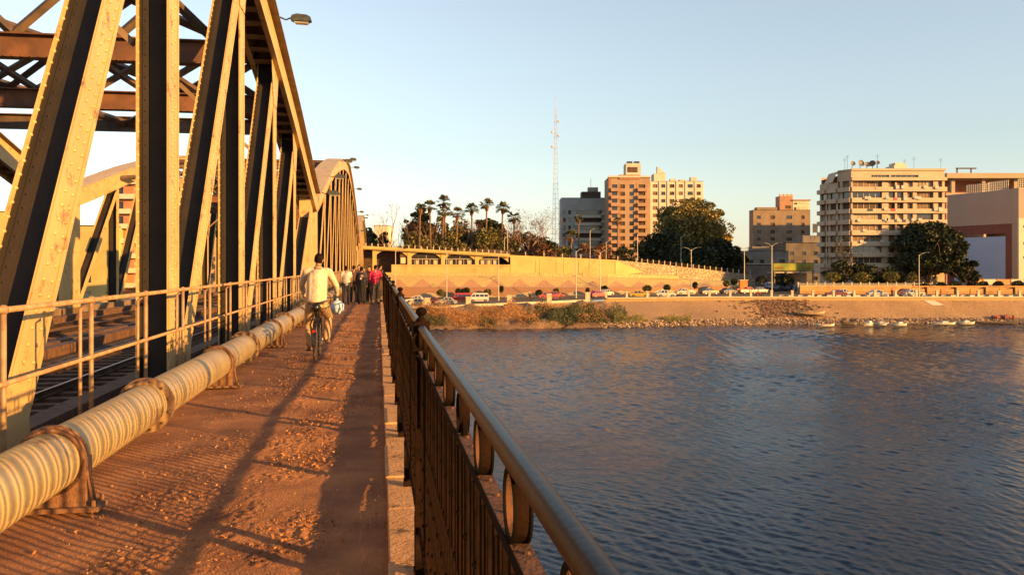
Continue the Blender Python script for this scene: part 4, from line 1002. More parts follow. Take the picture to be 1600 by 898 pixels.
# F: unfinished building behind and the windowless hall with its big panel
d = 285; cs = M('raw_concrete_tan', (.44, .33, .22), (.50, .38, .26), sc=.3, rough=.9)
T = thing('unfinished_building', 'unfinished concrete frame building with open top storey and thick roof slab', 'building', (px(1560, d), d, -4.3)); o0 = px(1560, d)
zq = lambda q: pz(q, d)+4.3; xq = lambda p: px(p, d)-o0
add(T, 'roof_slab', cs, (xq(1476), xq(1700), -1.5, 20, zq(279), zq(271))); add(T, 'floor_slab', cs, (xq(1476), xq(1700), -1, 20, zq(306), zq(302))); add(T, 'lower_wall', redp, (xq(1478), xq(1700), 0, 18, 0, zq(306)))
for p in (1492, 1540, 1590, 1640): add(T, 'column', cs, (xq(p)-.6, xq(p)+.6, 1, 2.2, zq(302), zq(279)))
add(T, 'back_wall', redp, (xq(1486), xq(1700), 9, 9.3, zq(302), zq(279))); add(T, 'roof_frame', interior, (xq(1500), xq(1501.5), 2, 2.4, zq(271), zq(262)), (xq(1522), xq(1523.5), 2, 2.4, zq(271), zq(262)), (xq(1499), xq(1531), 2, 2.4, zq(263), zq(261)))
hallm = M('taupe_hall_wall', (.42, .32, .25), (.46, .35, .27), sc=.15, rough=.85); maroon = M('maroon_cladding', (.17, .045, .03), (.2, .06, .035), sc=.6, rough=.7)
# its long wall runs towards the viewer, so it turns away from the sun
HA, HB_ = V3((px(1480, 245), 245)), V3((px(1590, 225), 225)); hl_ = np.linalg.norm(HB_-HA); hu = (HB_-HA)/hl_; ang = math.atan2(hu[1], hu[0])
T = thing('hall_building', 'windowless taupe hall with maroon portal and a large pale blue blank panel', 'building', (HA[0], HA[1], -4.5), ang)
def hp_(p):      # position along the wall of photo column p
    k = (p-800)/1300; return (k*HA[1]-HA[0])/(hu[0]-k*hu[1])
def hz(q, p): u = hp_(p); return pz(q, HA[1]+hu[1]*u)+4.5
zt_ = hz(295, 1590); z1_ = hz(349, 1585)
mb = MB(); facade(mb, (0, 0, 0), (1, 0, 0), hl_, 0, zt_, [(.05, hp_(1583), 0.01, z1_)], .3)
mb.quad((0, 30, 0), (0, 0, 0), (0, 0, zt_), (0, 30, zt_)); mb.quad((0, 0, zt_), (hl_, 0, zt_), (hl_, 30, zt_), (0, 30, zt_)); mb.quad((hl_, 0, 0), (hl_, 30, 0), (hl_, 30, zt_), (hl_, 0, zt_)); mb.build('wall', hallm, T)
add(T, 'portal', maroon, (.06, hp_(1582.5), .1, .28, z1_-2.6, z1_-.02), (hp_(1571), hp_(1582.5), .1, .28, .02, z1_-2.62), (.06, hp_(1490), .1, .28, .02, z1_-2.62))
add(T, 'blank_panel', M('pale_blue_panel', (.30, .45, .72), (.34, .48, .74), sc=.2, rough=.5), (hp_(1490.5), hp_(1570.5), .15, .27, 1.0, z1_-3.4))
mb = MB(); c_, s_2 = math.cos(-ang), math.sin(-ang)
def lattice(xa, xb, y_, za, zb_, n):
    for k in range(n+1): x = xa+(xb-xa)*k/n; mb.b2(x-.07, x+.07, y_-.08, y_+.08, za, zb_)
    for k in range(5): z = za+(zb_-za)*k/4; mb.b2(xa, xb, y_-.1, y_+.1, z-.06, z+.1)
lattice(hp_(1507), hp_(1541), 1.0, zt_, hz(287, 1530), 10); lattice(hp_(1541.5), hp_(1573), .6, zt_, hz(283, 1560), 11); mb.build('roof_lattice', ww, T)
T = thing('hall_building', 'lit cream corner block at the right edge with white lattice parapet', 'building', (px(1592, 223), 223, -4.5)); WH_ = 14; zt2 = pz(293, 223)+4.5
add(T, 'wall', hallm, (.3, WH_, .6, 16, 0, zt2)); add(T, 'pylon', creamp, (0, WH_, 0, .59, 0, pz(341, 223)+4.5)); add(T, 'window', glassd, *[(1.2, 1.9, -.04, .1, pz(q+4, 223)+4.5, pz(q, 223)+4.5) for q in (352, 378, 400)])
mb = MB(); lattice(.3, WH_, .8, zt2, pz(280, 223)+4.5, 24); mb.build('roof_lattice', ww, T)
# garden wall with piers by the hall, low orange wall along the promenade road
OW = M('orange_wall_paint', (.62, .33, .11), (.54, .27, .09), sc=.4, rough=.9, c3=(.42, .21, .08), sc3=.4)
T = thing('garden_wall', 'orange panelled garden wall below the blank hall panel', 'wall', (px(1560, 204), 204, -4.55)); 
for k in range(8): add(T, 'panel', creamp if k % 2 else OW, (-7+k*3.4, -7+k*3.4+3.2, 0, .25, 0, 3.2)); add(T, 'pier', redp, (-7+k*3.4-.2, -7+k*3.4+.003, -.08, .33, 0, 3.4))
T = thing('roadside_wall', 'long low orange wall on the far side of the promenade road', 'wall', (px(1340, 193), 193, -4.64))
add(T, 'wall', OW, (px(1250, 193)-px(1340, 193), px(1424, 193)-px(1340, 193), 0, .4, 0, 1.95)); add(T, 'coping', creamp, (px(1250, 193)-px(1340, 193)-.1, px(1424, 193)-px(1340, 193)+.1, -.08, .48, 1.95, 2.1))
T = thing('roadside_wall', 'stepped orange planter wall running to the right edge below the hedges', 'wall', (px(1520, 193), 193, -4.64))
for k in range(9): x = px(1425, 193)-px(1520, 193)+k*3.4; add(T, 'planter_block', OW, (x, x+3.0, -.3*(k % 2), .6, 0, 1.2+.4*(k % 2)))
add(T, 'back_wall', OW, (px(1425, 193)-px(1520, 193), 22, .7, 1.0, 0, 1.9))
T = thing('garden_fence', 'white post and rail fence on the bank above the orange wall', 'fence', (px(1340, 196), 196, -2.9)); mb = MB()
for k in range(16): x = -14+k*2.1; mb.b2(x-.12, x+.12, -.12, .12, -1.7, 1.0)
mb.build('post', whitew, T); add(T, 'rail', whitew, (-14, 17.5, -.05, .05, .55, .68)); 
mb = MB(); z0 = -3.0
mb.poly([(px(1250, 193.5), 193.5, z0), (px(1620, 193.5), 193.5, z0), (px(1620, 200), 204, z0+.3), (px(1262, 204), 204, z0+.3)]); tag(mb.build('planted_terrace', soil), kind='structure')
# left of the bridge, seen through the truss
for (pl, pr, dd_, q, mat_, lab, fr_) in (
    (168, 250, 175, 268, M('orange_brick_facade', (.45, .19, .09), (.5, .24, .12), sc=.4), 'orange brick apartment block with cream balconies behind the left truss', ([(.1, .3), (.5, .7), (.8, .93)], 1, 3.1, 9, 1.7)),
    (96, 167, 168, 352, yellow, 'low yellow house seen between the truss diagonals', ([(.15, .3), (.5, .65)], 1.2, 3.2, 3, 1.4)),
    (-60, 24, 185, 330, M('bright_yellow_block', (.7, .5, .14), (.62, .42, .1), sc=.4), 'yellow building at the left edge behind the first diagonal', ([(.1, .2), (.35, .45), (.6, .7), (.85, .95)], 1.2, 3.2, 5, 1.5)),
    (28, 95, 200, 366, brick, 'brown house low behind the first truss diagonal', ([(.2, .35), (.6, .75)], 1.2, 3.2, 3, 1.4)),
    (300, 345, 235, 330, M('pale_orange_block', (.6, .36, .16), (.66, .42, .2), sc=.4), 'pale orange block glimpsed behind the second diagonal', ([(.2, .35), (.6, .75)], 1.2, 3.2, 6, 1.4)),
    (584, 607, 320, 352, creamp, 'small cream building far away beyond the viaduct', ([(.2, .35), (.6, .75)], 1.2, 3.2, 5, 1.4))):
    T, W, H = building('town_house' if q > 320 else 'apartment_block', lab, dd_, pl, pr, pz(q, dd_), -5.9, 12, mat_, front=fr_, right=([(.2, .3), (.6, .7)], 1.2, 3.2, 5, 1.4), wmat=[glassd, curtain, interior])
    if pl == 168:
        for j in range(9): add(T, 'balcony', creamp, (-W*.42, W*.1, -1.1, 0, .6+j*3.1-.5, .6+j*3.1+.5))

# ------------------------------------------------------------ lattice mast
MZ = M('mast_paint', (.46, .36, .33), (.55, .50, .48), sc=.2, lo=.45, hi=.5, rough=.6)
T = thing('radio_mast', 'tall thin pale lattice radio mast rising above the bare trees', 'mast', (px(868, 330), 330, -3))
mb = MB(); Hm = pz(150, 330)+3; nn = 34
def leg(k, f): r_ = 1.95*(1-f)+.35*f; a = 2*math.pi*k/3+.4; return (r_*math.cos(a), r_*math.sin(a), f*Hm*.93)
for k in range(3): mb.tube([leg(k, 0), leg(k, 1)], [.08, .05], 4)
mb.build('leg', MZ, T); mb = MB()
for i in range(nn):
    f0, f1 = i/nn, (i+1)/nn
    for k in range(3): mb.tube([leg(k, f0), leg((k+1) % 3, f1)], .03, 3); mb.tube([leg(k, f1), leg((k+1) % 3, f1)], .03, 3)
mb.build('lattice', MZ, T); mb = MB(); mb.tube([(0, 0, Hm*.93), (0, 0, Hm)], .09, 5); mb.build('spire', MZ, T)
for f, s_ in ((.86, 1), (.8, -1), (.72, -1), (.78, 1)):
    mb = MB(); x = s_*1.3; mb.ell((x, -.5, f*Hm), (.5, .25, .5), 8, 6); mb.tube([(0, 0, f*Hm), (x, -.4, f*Hm)], .05, 4); mb.build('antenna_drum', ww, T)
# ------------------------------------------------------------ vegetation
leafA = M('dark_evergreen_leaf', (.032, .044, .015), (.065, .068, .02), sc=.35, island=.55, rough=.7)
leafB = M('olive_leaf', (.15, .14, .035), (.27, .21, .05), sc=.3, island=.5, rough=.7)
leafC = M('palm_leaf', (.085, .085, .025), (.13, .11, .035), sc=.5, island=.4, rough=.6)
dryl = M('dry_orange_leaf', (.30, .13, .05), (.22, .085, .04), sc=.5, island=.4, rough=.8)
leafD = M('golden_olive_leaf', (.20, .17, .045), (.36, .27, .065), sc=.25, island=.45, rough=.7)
bark = M('tree_bark', (.14, .085, .05), (.22, .13, .075), sc=3, rough=.95, bump=.5, bsc=10)
twig = M('pinkish_twigs', (.30, .16, .10), (.20, .10, .06), sc=1, rough=.9)
def leaves(mb, c, r, n, s, rnd, flat=.0):
    """n small leaf-clump faces filling the outer shell of an ellipsoid"""
    rs = np.random.RandomState(rnd.randrange(1 << 30)); nrm = lambda a: a/(np.linalg.norm(a, axis=1, keepdims=True)+1e-6)
    v = nrm(rs.normal(size=(n, 3)))*(rs.uniform(.45, 1.05, (n, 1))**.6); p = np.array(c, float)+v*np.array(r, float)
    u = nrm(rs.normal(size=(n, 3))*(1, 1, .7)); w_ = nrm(np.cross(u, rs.rand(n, 3)+(0, 0, .1)))
    a = s*rs.uniform(.6, 1.3, (n, 1)); b_ = a*rs.uniform(.4, .8, (n, 1))
    q = np.stack([p-u*a, p-w_*b_, p+u*a, p+w_*b_], 1).reshape(-1, 3); o = len(mb.v)
    mb.v.extend(map(tuple, q.tolist())); mb.f.extend((o+4*i, o+4*i+1, o+4*i+2, o+4*i+3) for i in range(n)); mb.mi.extend([mb.cur]*n)
def branches(mb, p, d, ln, r, lev, rnd, ends, spread=.6, up=.15, seg=3):
    pts = [V3(p)]; rs = [r]; dd = V3(d)
    for i in range(seg):
        dd = dd+V3((rnd.gauss(0, .16), rnd.gauss(0, .16), rnd.gauss(0, .08)+up*.3)); dd /= np.linalg.norm(dd); pts.append(pts[-1]+dd*ln/seg); rs.append(r*(1-.4*(i+1)/seg))
    mb.tube(pts, rs, 5 if lev > 1 else 3, cap=False)
    if lev == 0: ends.append(pts[-1]); return
    for k in range(rnd.choice((2, 3, 3))):
        q = dd+V3((rnd.gauss(0, spread), rnd.gauss(0, spread), rnd.gauss(0, spread*.5)+up)); q /= np.linalg.norm(q)
        branches(mb, pts[-1] if k < 2 else pts[-2], q, ln*rnd.uniform(.6, .85), rs[-1]*.8, lev-1, rnd, ends, spread, up, seg)
def tree(name, label, p, d, qtop, w_px, zb, seed, leaf=leafA, nclump=26, nl=170, trunkf=.3, ls=.45, group=None, squash=1.0, loc=None, off=0):
    rnd = random.Random(seed); x = px(p, d); H = pz(qtop, d)-zb; W = w_px*d/1300/2
    T = thing(name, label, 'tree', (x, d, zb), 0, group)
    mb = MB(); ends = []; hb = H*trunkf; mb.tube([(0, 0, -.3), (.1, 0, hb*.6), (0, .1, hb)], [H*.035, H*.028, H*.024], 8)
    for k in range(6):
        a = 2*math.pi*k/6+rnd.random(); branches(mb, (0, 0, hb*.9), (math.cos(a)*.8, math.sin(a)*.8, .9), (H-hb)*.38, H*.014, 2, rnd, ends, .45, .2)
    mb.build('trunk', bark, T)
    cr = MB(); hz = (H-hb)/2; cz = hb+hz*.95
    leaves(cr, (0, 0, cz), (W*.66, W*.66, hz*.7), int(nclump*nl*.3), ls, rnd)
    for k in range(nclump):
        a = rnd.uniform(0, 2*math.pi); ph = math.acos(rnd.uniform(-.75, 1)); rr_ = rnd.uniform(.62, .84)
        c = (W*rr_*math.sin(ph)*math.cos(a), W*rr_*math.sin(ph)*math.sin(a)*.9, cz+hz*rr_*math.cos(ph)); s_ = (rnd.uniform(.2, .4) if nclump < 50 else rnd.uniform(.12, .27))*W*squash
        leaves(cr, c, (s_, s_, s_*.7), nl, ls, rnd)
    cr.build('crown', leaf, T); return T
def bare_tree(name, label, p, d, qtop, zb, seed, lev=5, spread=.5, mat=twig, group=None, ln=.27):
    rnd = random.Random(seed); H = pz(qtop, d)-zb; T = thing(name, label, 'tree', (px(p, d), d, zb), 0, group); mb = MB(); ends = []
    branches(mb, (0, 0, -.2), (0, 0, 1), H*ln, H*.022, lev, rnd, ends, spread, .25); 
    zmax = max(v[2] for v in mb.v); k = H/zmax; mb.v = [(v[0]*min(k, 1.2), v[1]*min(k, 1.2), v[2]*k) for v in mb.v]; mb.build('trunk', mat, T)
    lf = MB()
    for e in ends:
        if rnd.random() < .7: leaves(lf, V3((e[0]*min(k, 1.2), e[1]*min(k, 1.2), e[2]*k)), (.5, .5, .4), 3, .14, rnd)
    lf.build('dry_leaves', dryl if mat is twig else leafB, T); return T
def palm(label, p, d, qtop, zb, seed, fr=26, flen=2.0, group=None, lean=0):
    rnd = random.Random(seed); H = pz(qtop, d)-zb-flen*.7; T = thing('palm_tree', label, 'palm tree', (px(p, d), d, zb), 0, group)
    mb = MB(); mb.tube([(lean*f*f, 0, H*f) for f in (-.02, .3, .6, .85, 1)], [.36, .27, .23, .22, .26], 8); mb.build('trunk', bark, T)
    dead = MB()
    for k in range(30):
        a = rnd.uniform(0, 6.28); dead.tube([(lean, 0, H-.1), (lean+.55*math.cos(a), .55*math.sin(a), H-.5), (lean+.4*math.cos(a), .4*math.sin(a), H-1.6)], [.05, .12, .03], 3)
    dead.build('dead_fronds', dryl, T)
    cr = MB()
    for k in range(fr):
        a = 2*math.pi*k/fr+rnd.uniform(-.2, .2); el = rnd.uniform(-.5, 1.35); u = V3((math.cos(a)*math.cos(el), math.sin(a)*math.cos(el), math.sin(el))); c = V3((lean, 0, H))+u*flen*.45
        side = np.cross(u, (0, 0, 1.)); side /= (np.linalg.norm(side)+1e-6); nn = np.cross(side, u)
        for q in range(9):           # a fan of blades
            b_ = (q-4)/4*1.15; dv = u*math.cos(b_)+side*math.sin(b_); tip = c+dv*flen*.55+V3((0, 0, -.18*flen*abs(b_)-.1)); sd_ = np.cross(dv, nn)*.07*flen/2; cr.poly([c-sd_, c+dv*flen*.3-sd_*1.6, tip, c+dv*flen*.3+sd_*1.6])
        cr.tube([(lean, 0, H), tuple(c)], .03, 3)
    cr.build('crown', leafC, T); return T
GB = -1.2    # park ground behind the ramp
mb = MB(); zz = GB
mb.poly([(px(420, 214), 214, zz), (px(1100, 222), 222, zz), (px(1180, 245), 245, -3.9), (px(1180, 245)+25, 330, -4.0), (px(420, 214)-30, 330, zz)]); tag(mb.build('park_ground', M('park_soil', (.09, .07, .04), (.14, .1, .05), sc=.3, rough=1)), kind='structure')
tree('broadleaf_tree', 'dark evergreen behind the clustered palms', 655, 236, 312, 44, GB, 11, leafA, 22, 130, .25, .42)
tree('broadleaf_tree', 'slim dark evergreen at the left of the palm row', 640, 240, 330, 26, GB, 12, leafA, 14, 100, .2, .4)
tree('broadleaf_tree', 'dark evergreen between two tall palms at the middle of the row', 757, 246, 328, 44, GB, 13, leafA, 20, 130, .2, .42)
tree('broadleaf_tree', 'dark evergreen right of the middle palms', 778, 243, 335, 44, GB, 14, leafA, 20, 130, .2, .42)
tree('broadleaf_tree', 'low dark tree filling under the palms', 700, 250, 352, 90, GB, 15, leafA, 26, 120, .15, .45)
tree('broadleaf_tree', 'wide dark tree behind the lone middle palm', 722, 252, 340, 70, GB, 18, leafB, 26, 130, .2, .42)
tree('broadleaf_tree', 'dark tree behind the pink bare trees', 812, 255, 356, 70, GB, 19, leafA, 24, 120, .15, .42)
tree('broadleaf_tree', 'olive tree behind the left cluster of palms', 685, 248, 330, 44, GB, 20, leafB, 22, 120, .2, .4)
tree('broadleaf_tree', 'dark round tree beyond the end of the bridge', 578, 250, 349, 42, GB, 16, leafA, 20, 120, .15, .45)
tree('broadleaf_tree', 'smaller dark tree beside the far cream building', 598, 262, 352, 24, GB, 17, leafA, 14, 100, .15, .45)
for i, (p, q, lab, ln_) in enumerate(((655, 318, 'short palm at the left end of the row', .3), (673, 314, 'second palm from the left with a shaggy head', -.3), (691, 306, 'tallest palm of the left cluster', .4), (697, 322, 'palm leaning just right of the tallest one', -.5), (713, 325, 'lower palm standing alone by bare branches', .3), (738, 318, 'slender palm left of the dark evergreens', -.2), (759, 311, 'tall palm in front of the dark evergreen', .3), (783, 316, 'rightmost tall palm before the street lamp', .5), (803, 331, 'small palm between lamp and pink bare tree', 0))):
    palm(lab, p, 226+(i*37 % 9), q, GB, 30+i, lean=ln_, flen=2.5 if i else 1.9)
palm('dry feathery palm in front of the grey block', 892, 228, 360, GB, 51, 20, 2.6); palm('palm silhouetted against the peach tower', 965, 300, 340, -2, 52, 22, 2.0); palm('palm silhouetted against the grey block', 904, 290, 336, -2, 53, 22, 2.0)
bare_tree('bare_tree', 'thin leafless orange tree near the bridge end', 622, 215, 318, GB, 61, 5, .28, ln=.3)
bare_tree('bare_tree', 'leafless tree with wide twigs among the palms', 722, 234, 338, GB, 62, 6, .5)
bare_tree('bare_tree', 'sparse twiggy tree behind the shaggy palms', 662, 231, 330, GB, 66, 5, .45)
bare_tree('bare_tree', 'pink leafless tree in front of the radio mast', 829, 226, 322, GB, 63, 6, .55)
bare_tree('bare_tree', 'pink leafless tree right of the radio mast', 858, 229, 326, GB, 64, 6, .5)
bare_tree('bare_tree', 'low rusty leafless tree above the yellow wall', 810, 232, 345, GB, 65, 6, .55)
for i, (p, q, w_, lab, lf_) in enumerate(((850, 372, 50, 'dry brown shrub mass above the yellow wall', dryl), (925, 372, 60, 'brown bush between lamp posts above the wall', dryl), (880, 380, 36, 'olive bush by the dry palm', leafB), (975, 382, 50, 'dark green bush left of the big tree', leafA), (820, 385, 50, 'dark bush under the pink tree', leafA), (770, 388, 60, 'dark bush under the middle palms', leafA), (1180, 398, 0, '', leafA))):
    if w_: tree('bush', lab, p, 224+i, q, w_, GB-.5, 70+i, lf_, 16, 90, .08, .35)
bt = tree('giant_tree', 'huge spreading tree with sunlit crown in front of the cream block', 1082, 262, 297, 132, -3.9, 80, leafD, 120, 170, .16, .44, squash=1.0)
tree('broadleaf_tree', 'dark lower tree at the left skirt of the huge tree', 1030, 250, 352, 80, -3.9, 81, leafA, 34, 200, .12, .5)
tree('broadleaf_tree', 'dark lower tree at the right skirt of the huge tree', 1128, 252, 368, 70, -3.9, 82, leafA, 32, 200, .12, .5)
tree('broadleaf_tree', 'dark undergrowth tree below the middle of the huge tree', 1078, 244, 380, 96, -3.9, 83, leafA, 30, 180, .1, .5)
tree('ficus_tree', 'dense dark round tree in front of the hall building', 1452, 203, 338, 112, -4.5, 84, leafA, 110, 240, .12, .38, squash=1.05)
tree('ficus_tree', 'small dark tree at the right foot of the dense round tree', 1508, 201, 400, 42, -4.0, 85, leafA, 18, 130, .1, .35)
tree('ficus_tree', 'dark tree crowding the left side of the dense round tree', 1405, 207, 395, 50, -4.5, 86, leafA, 20, 150, .12, .38)
bare_tree('bare_tree', 'leafless street tree in front of the rounded building corner', 1335, 208, 372, -4.5, 87, 6, .6, mat=bark); bare_tree('bare_tree', 'leafless street tree in front of the banded building middle', 1378, 210, 378, -4.5, 88, 6, .6, mat=bark)
for i, (p, q, w_, lab) in enumerate(((1312, 402, 44, 'dark bush mass under the rounded building corner'), (1352, 408, 52, 'dark bush mass under the middle of the banded building'), (1388, 412, 46, 'dark bush mass left of the dense round tree'), (1225, 424, 30, 'dark bush at the left of the shop sign posts'))): tree('bush', lab, p, 201 if i < 3 else 216, q, w_, -4.3, 200+i, leafA, 18, 110, .08, .34)
for i, (p, q, w_, lab) in enumerate(((648, 352, 60, 'olive undergrowth at the left end of the palm row'), (705, 358, 70, 'olive undergrowth below the tallest palms'), (765, 352, 70, 'olive undergrowth below the right palms'), (845, 366, 66, 'dark undergrowth below the pink bare trees'), (795, 362, 50, 'mid green undergrowth by the ramp lamp posts'))): tree('bush', lab, p, 229+i, q, w_, GB, 220+i, leafB if i != 3 else leafA, 22, 110, .1, .38)
tree('bush', 'dark bush beside the shop canopy', 1297, 215, 405, 26, -4.5, 89, leafA, 14, 100, .12, .35); 
# clipped hedges and round shrubs
def shrub(label, p, d, q0, q1, w_, seed, leaf=leafA, group=None, name='clipped_shrub'):
    rnd = random.Random(seed); zb = pz(q1, d); h = pz(q0, d)-zb; W = w_*d/1300/2; T = thing(name, label, 'shrub', (px(p, d), d, zb), 0, group); mb = MB(); leaves(mb, (0, 0, h*.55), (W, W*.8, h*.5), 700, .17, rnd); leaves(mb, (W*.2, 0, h*.7), (W*.7, W*.6, h*.4), 200, .17, rnd); mb.build('foliage', leaf, T)
    mb = MB(); mb.tube([(0, 0, -.4), (0, 0, h*.4)], .1, 5); mb.build('stem', bark, T)
for i, (p, w_, lab) in enumerate(((1300, 26, 'clipped hedge left end, under the bare street tree'), (1345, 30, 'wide clipped hedge in front of the rounded corner'), (1392, 28, 'clipped hedge below the left side of the dense tree'), (1425, 16, 'small hedge tuft beside the tall lamp post'))): shrub(lab, p, 198, 426, 441, w_, 90+i, leafB)
for i, (p, w_, q) in enumerate(((1445, 17, 444), (1470, 16, 442), (1493, 18, 441), (1520, 18, 441), (1536, 16, 441), (1560, 17, 441), (1590, 19, 440))): shrub(['first', 'second', 'third', 'fourth', 'fifth', 'sixth', 'rightmost'][i]+' round clipped shrub from the dense tree along the stepped planter wall', p, 195.5, q-1, q+10, w_, 100+i, leafA, 'round shrubs above the planter wall')
for i, (p, q, w_, lab) in enumerate(((688, 453, 12, 'round shrub above the silver car'), (716, 451, 9, 'small round shrub just left of the red van'), (727, 450, 15, 'round shrub above the red van'), (762, 452, 14, 'round shrub behind the white minibus'), (783, 447, 8, 'narrow shrub beside the second lamp post'), (842, 453, 11, 'round shrub on the slope before the hatchback'), (869, 451, 10, 'round shrub before the third lamp post'), (944, 447, 12, 'round shrub by the lamp post at mid bank'), (918, 450, 6, 'tall little shrub left of the mid bank lamp'), (1011, 446, 15, 'flattened shrub behind the yellow car'), (1042, 445, 11, 'round shrub behind the white saloon'), (1086, 441, 8, 'round shrub on the slope above the pickup'), (1135, 438, 10, 'left of two shrubs by the orange kiosk'), (1147, 436, 11, 'right of two shrubs by the orange kiosk'), (1190, 431, 15, 'dark shrub at the mouth of the side street'))): shrub(lab, p, 194, q, q+10, w_, 120+i, leafA if i % 3 else leafB)
# rocks at the toe, reeds and scrub on the natural bank: uncountable
mb = MB(); rnd = random.Random(9)
for _ in range(6500):
    x = rnd.uniform(16, 125); wd = water_d(x); s_ = rnd.uniform(.08, .30); yy = wd+rnd.uniform(-2.2, 1.2); c = V3((x, yy, WZ-.3+max(0, (yy-wd+2.2))*.36))
    q = [V3((rnd.uniform(-1, 1), rnd.uniform(-1, 1), rnd.uniform(.2, 1)))*s_ for _ in range(4)]; mb._add([c+V3((s_, 0, 0)), c+V3((0, s_, 0)), c-V3((s_, 0, 0)), c-V3((0, s_, 0))]+[c+a for a in q], [(0, 1, 5, 4), (1, 2, 6, 5), (2, 3, 7, 6), (3, 0, 4, 7), (4, 5, 6, 7)])
tag(mb.build('riprap_rocks', M('pale_rock', (.44, .30, .19), island=.6, rough=.95)), kind='stuff')
def scrub(name, mat, n, x0, x1, seed, s=.3, lo=0.0, hi=.8, thr=.45):
    mb = MB(); rnd = random.Random(seed)
    while len(mb.f) < n:
        x = rnd.uniform(x0, x1); f = rnd.uniform(lo, hi); wd, e = water_d(x), edge_d(x)
        if vnoise(np.array([x*.22+seed]), np.array([f*2.5]), seed)[0] < thr: continue
        pr = prof_l(x); yy = wd+(e-wd)*f; z = float(np.interp(yy, [q[0] for q in pr], [q[1] for q in pr])); hh = rnd.uniform(0, 1.3)*vnoise(np.array([x*.5]), np.array([f*3]), seed+1)[0]*2
        c = V3((x, yy, z+hh)); a = rnd.uniform(0, 6.28); u = V3((math.cos(a)*.5, math.sin(a)*.5, rnd.uniform(-.3, 1)))*s*rnd.uniform(.5, 1.3); w_ = np.cross(u, (0, 1, .2)); w_ = w_/(np.linalg.norm(w_)+1e-6)*s*.35
        mb._add([c-u, c-w_, c+u, c+w_], [(0, 1, 2, 3)])
    tag(mb.build(name, mat), kind='stuff')
scrub('green_scrub', leafA, 9000, 3, 20, 3, s=.22, thr=.38, hi=.62); scrub('green_scrub', leafA, 8000, -26, 22, 5, s=.2, thr=.56, hi=.5); scrub('dry_scrub', M('dry_red_scrub', (.42, .20, .075), (.30, .14, .05), sc=.6, island=.4, rough=.9), 17000, -30, 18, 7, s=.18, thr=.48, hi=.75); scrub('water_weed', leafB, 2600, 19, 36, 9, s=.2, thr=.3, hi=.12)
mb = MB(); rnd = random.Random(19)
for _ in range(900):
    x = 54+abs(rnd.gauss(0, 3.4))*rnd.choice((-1, 1)); f = rnd.uniform(.15, 1); wd, e = water_d(x), edge_d(x); pr = prof_r(x); yy = wd+(e-wd)*f; z = float(np.interp(yy, [q[0] for q in pr], [q[1] for q in pr])); s_ = rnd.uniform(.1, .35); mb.ell((x, yy, z+.1), (s_, s_, s_*.6), 5, 3)
tag(mb.build('earth_spill', M('dark_rubble', (.22, .12, .07), island=.5, rough=1)), kind='stuff')

# ------------------------------------------------------------ promenade balustrades
ST_ = thing('promenade_balustrade', 'white post and rail balustrade along the top of the stone slope', 'railing', (px(1270, 171), 171, -4.55)); X0 = ST_.location[0]
mb = MB(); mb.b2(-.22, .22, -.2, .2, -.1, 1.25); mb.b2(-.3, .3, -.27, .27, 1.25, 1.4); pp_ = mb.mesh('post', whitew)
xs_ = []; x = px(947, 171)
while x < 145:
    o = bpy.data.objects.new('post', pp_); COL.objects.link(o); o.parent = ST_; o.location = (x-X0, .05, float(road_z(x)+4.65)); xs_.append(x); x += 4.25
mb = MB()
for a, c in zip(xs_[:-1], xs_[1:]):
    za, zc = road_z(a)+4.65, road_z(c)+4.65
    mb.tube([(a-X0, 0, za+.62), (c-X0, 0, zc+.62)], .06, 5); mb.tube([(a-X0, 0, za+1.0), (c-X0, 0, zc+1.0)], .05, 5)
mb.build('rail', interior, ST_); mb = MB()
for a, c in zip(xs_[:-1], xs_[1:]):
    za, zc = road_z(a)+4.65, road_z(c)+4.65; vs = [(a-X0, -.3, za-.1), (c-X0, -.3, zc-.1), (c-X0, .3, zc-.1), (a-X0, .3, za-.1), (a-X0, -.3, za+.14), (c-X0, -.3, zc+.14), (c-X0, .3, zc+.14), (a-X0, .3, za+.14)]
    mb._add(vs, [(0, 3, 2, 1), (4, 5, 6, 7), (0, 1, 5, 4), (2, 3, 7, 6), (1, 2, 6, 5), (3, 0, 4, 7)])
mb.build('plinth', whitew, ST_)
mb = MB(); mb.b2(px(945, 171)-X0, 90, -.1, .35, -.95, -.1); mb.build('hatched_wall', M('ochre_wall_band', (.55, .36, .15), (.45, .28, .11), sc=2.5, rough=.9), ST_)
SL = thing('promenade_balustrade', 'cream balustrade with wide square posts above the overgrown bank', 'railing', (px(790, 162), 162, -5.3)); X1 = SL.location[0]
mb = MB(); mb.b2(-.48, .48, -.3, .3, -.3, 1.45); mb.b2(-.55, .55, -.36, .36, 1.45, 1.6); pq_ = mb.mesh('post', whitew); prev = None; rl = MB(); pn = MB()
for p in (540, 603, 667, 732, 796, 858, 918):
    d_ = 158+ (p-690)*.043; x = px(p, d_); e = edge_d(x); o = bpy.data.objects.new('post', pq_); COL.objects.link(o); o.parent = SL; o.location = (x-X1, e-162, road_z(x)+5.3); cur = (x-X1, e-162, road_z(x)+5.3)
    if prev:
        for h, r_ in ((.9, .05), (.55, .04)): rl.tube([(prev[0], prev[1], prev[2]+h), (cur[0], cur[1], cur[2]+h)], r_, 5)
        a, c = prev, cur; vs = [(a[0], a[1]-.3, a[2]-.3), (c[0], c[1]-.3, c[2]-.3), (c[0], c[1]+.3, c[2]-.3), (a[0], a[1]+.3, a[2]-.3), (a[0], a[1]-.3, a[2]+.12), (c[0], c[1]-.3, c[2]+.12), (c[0], c[1]+.3, c[2]+.12), (a[0], a[1]+.3, a[2]+.12)]
        pn._add(vs, [(0, 3, 2, 1), (4, 5, 6, 7), (0, 1, 5, 4), (2, 3, 7, 6), (1, 2, 6, 5), (3, 0, 4, 7)])
    prev = cur
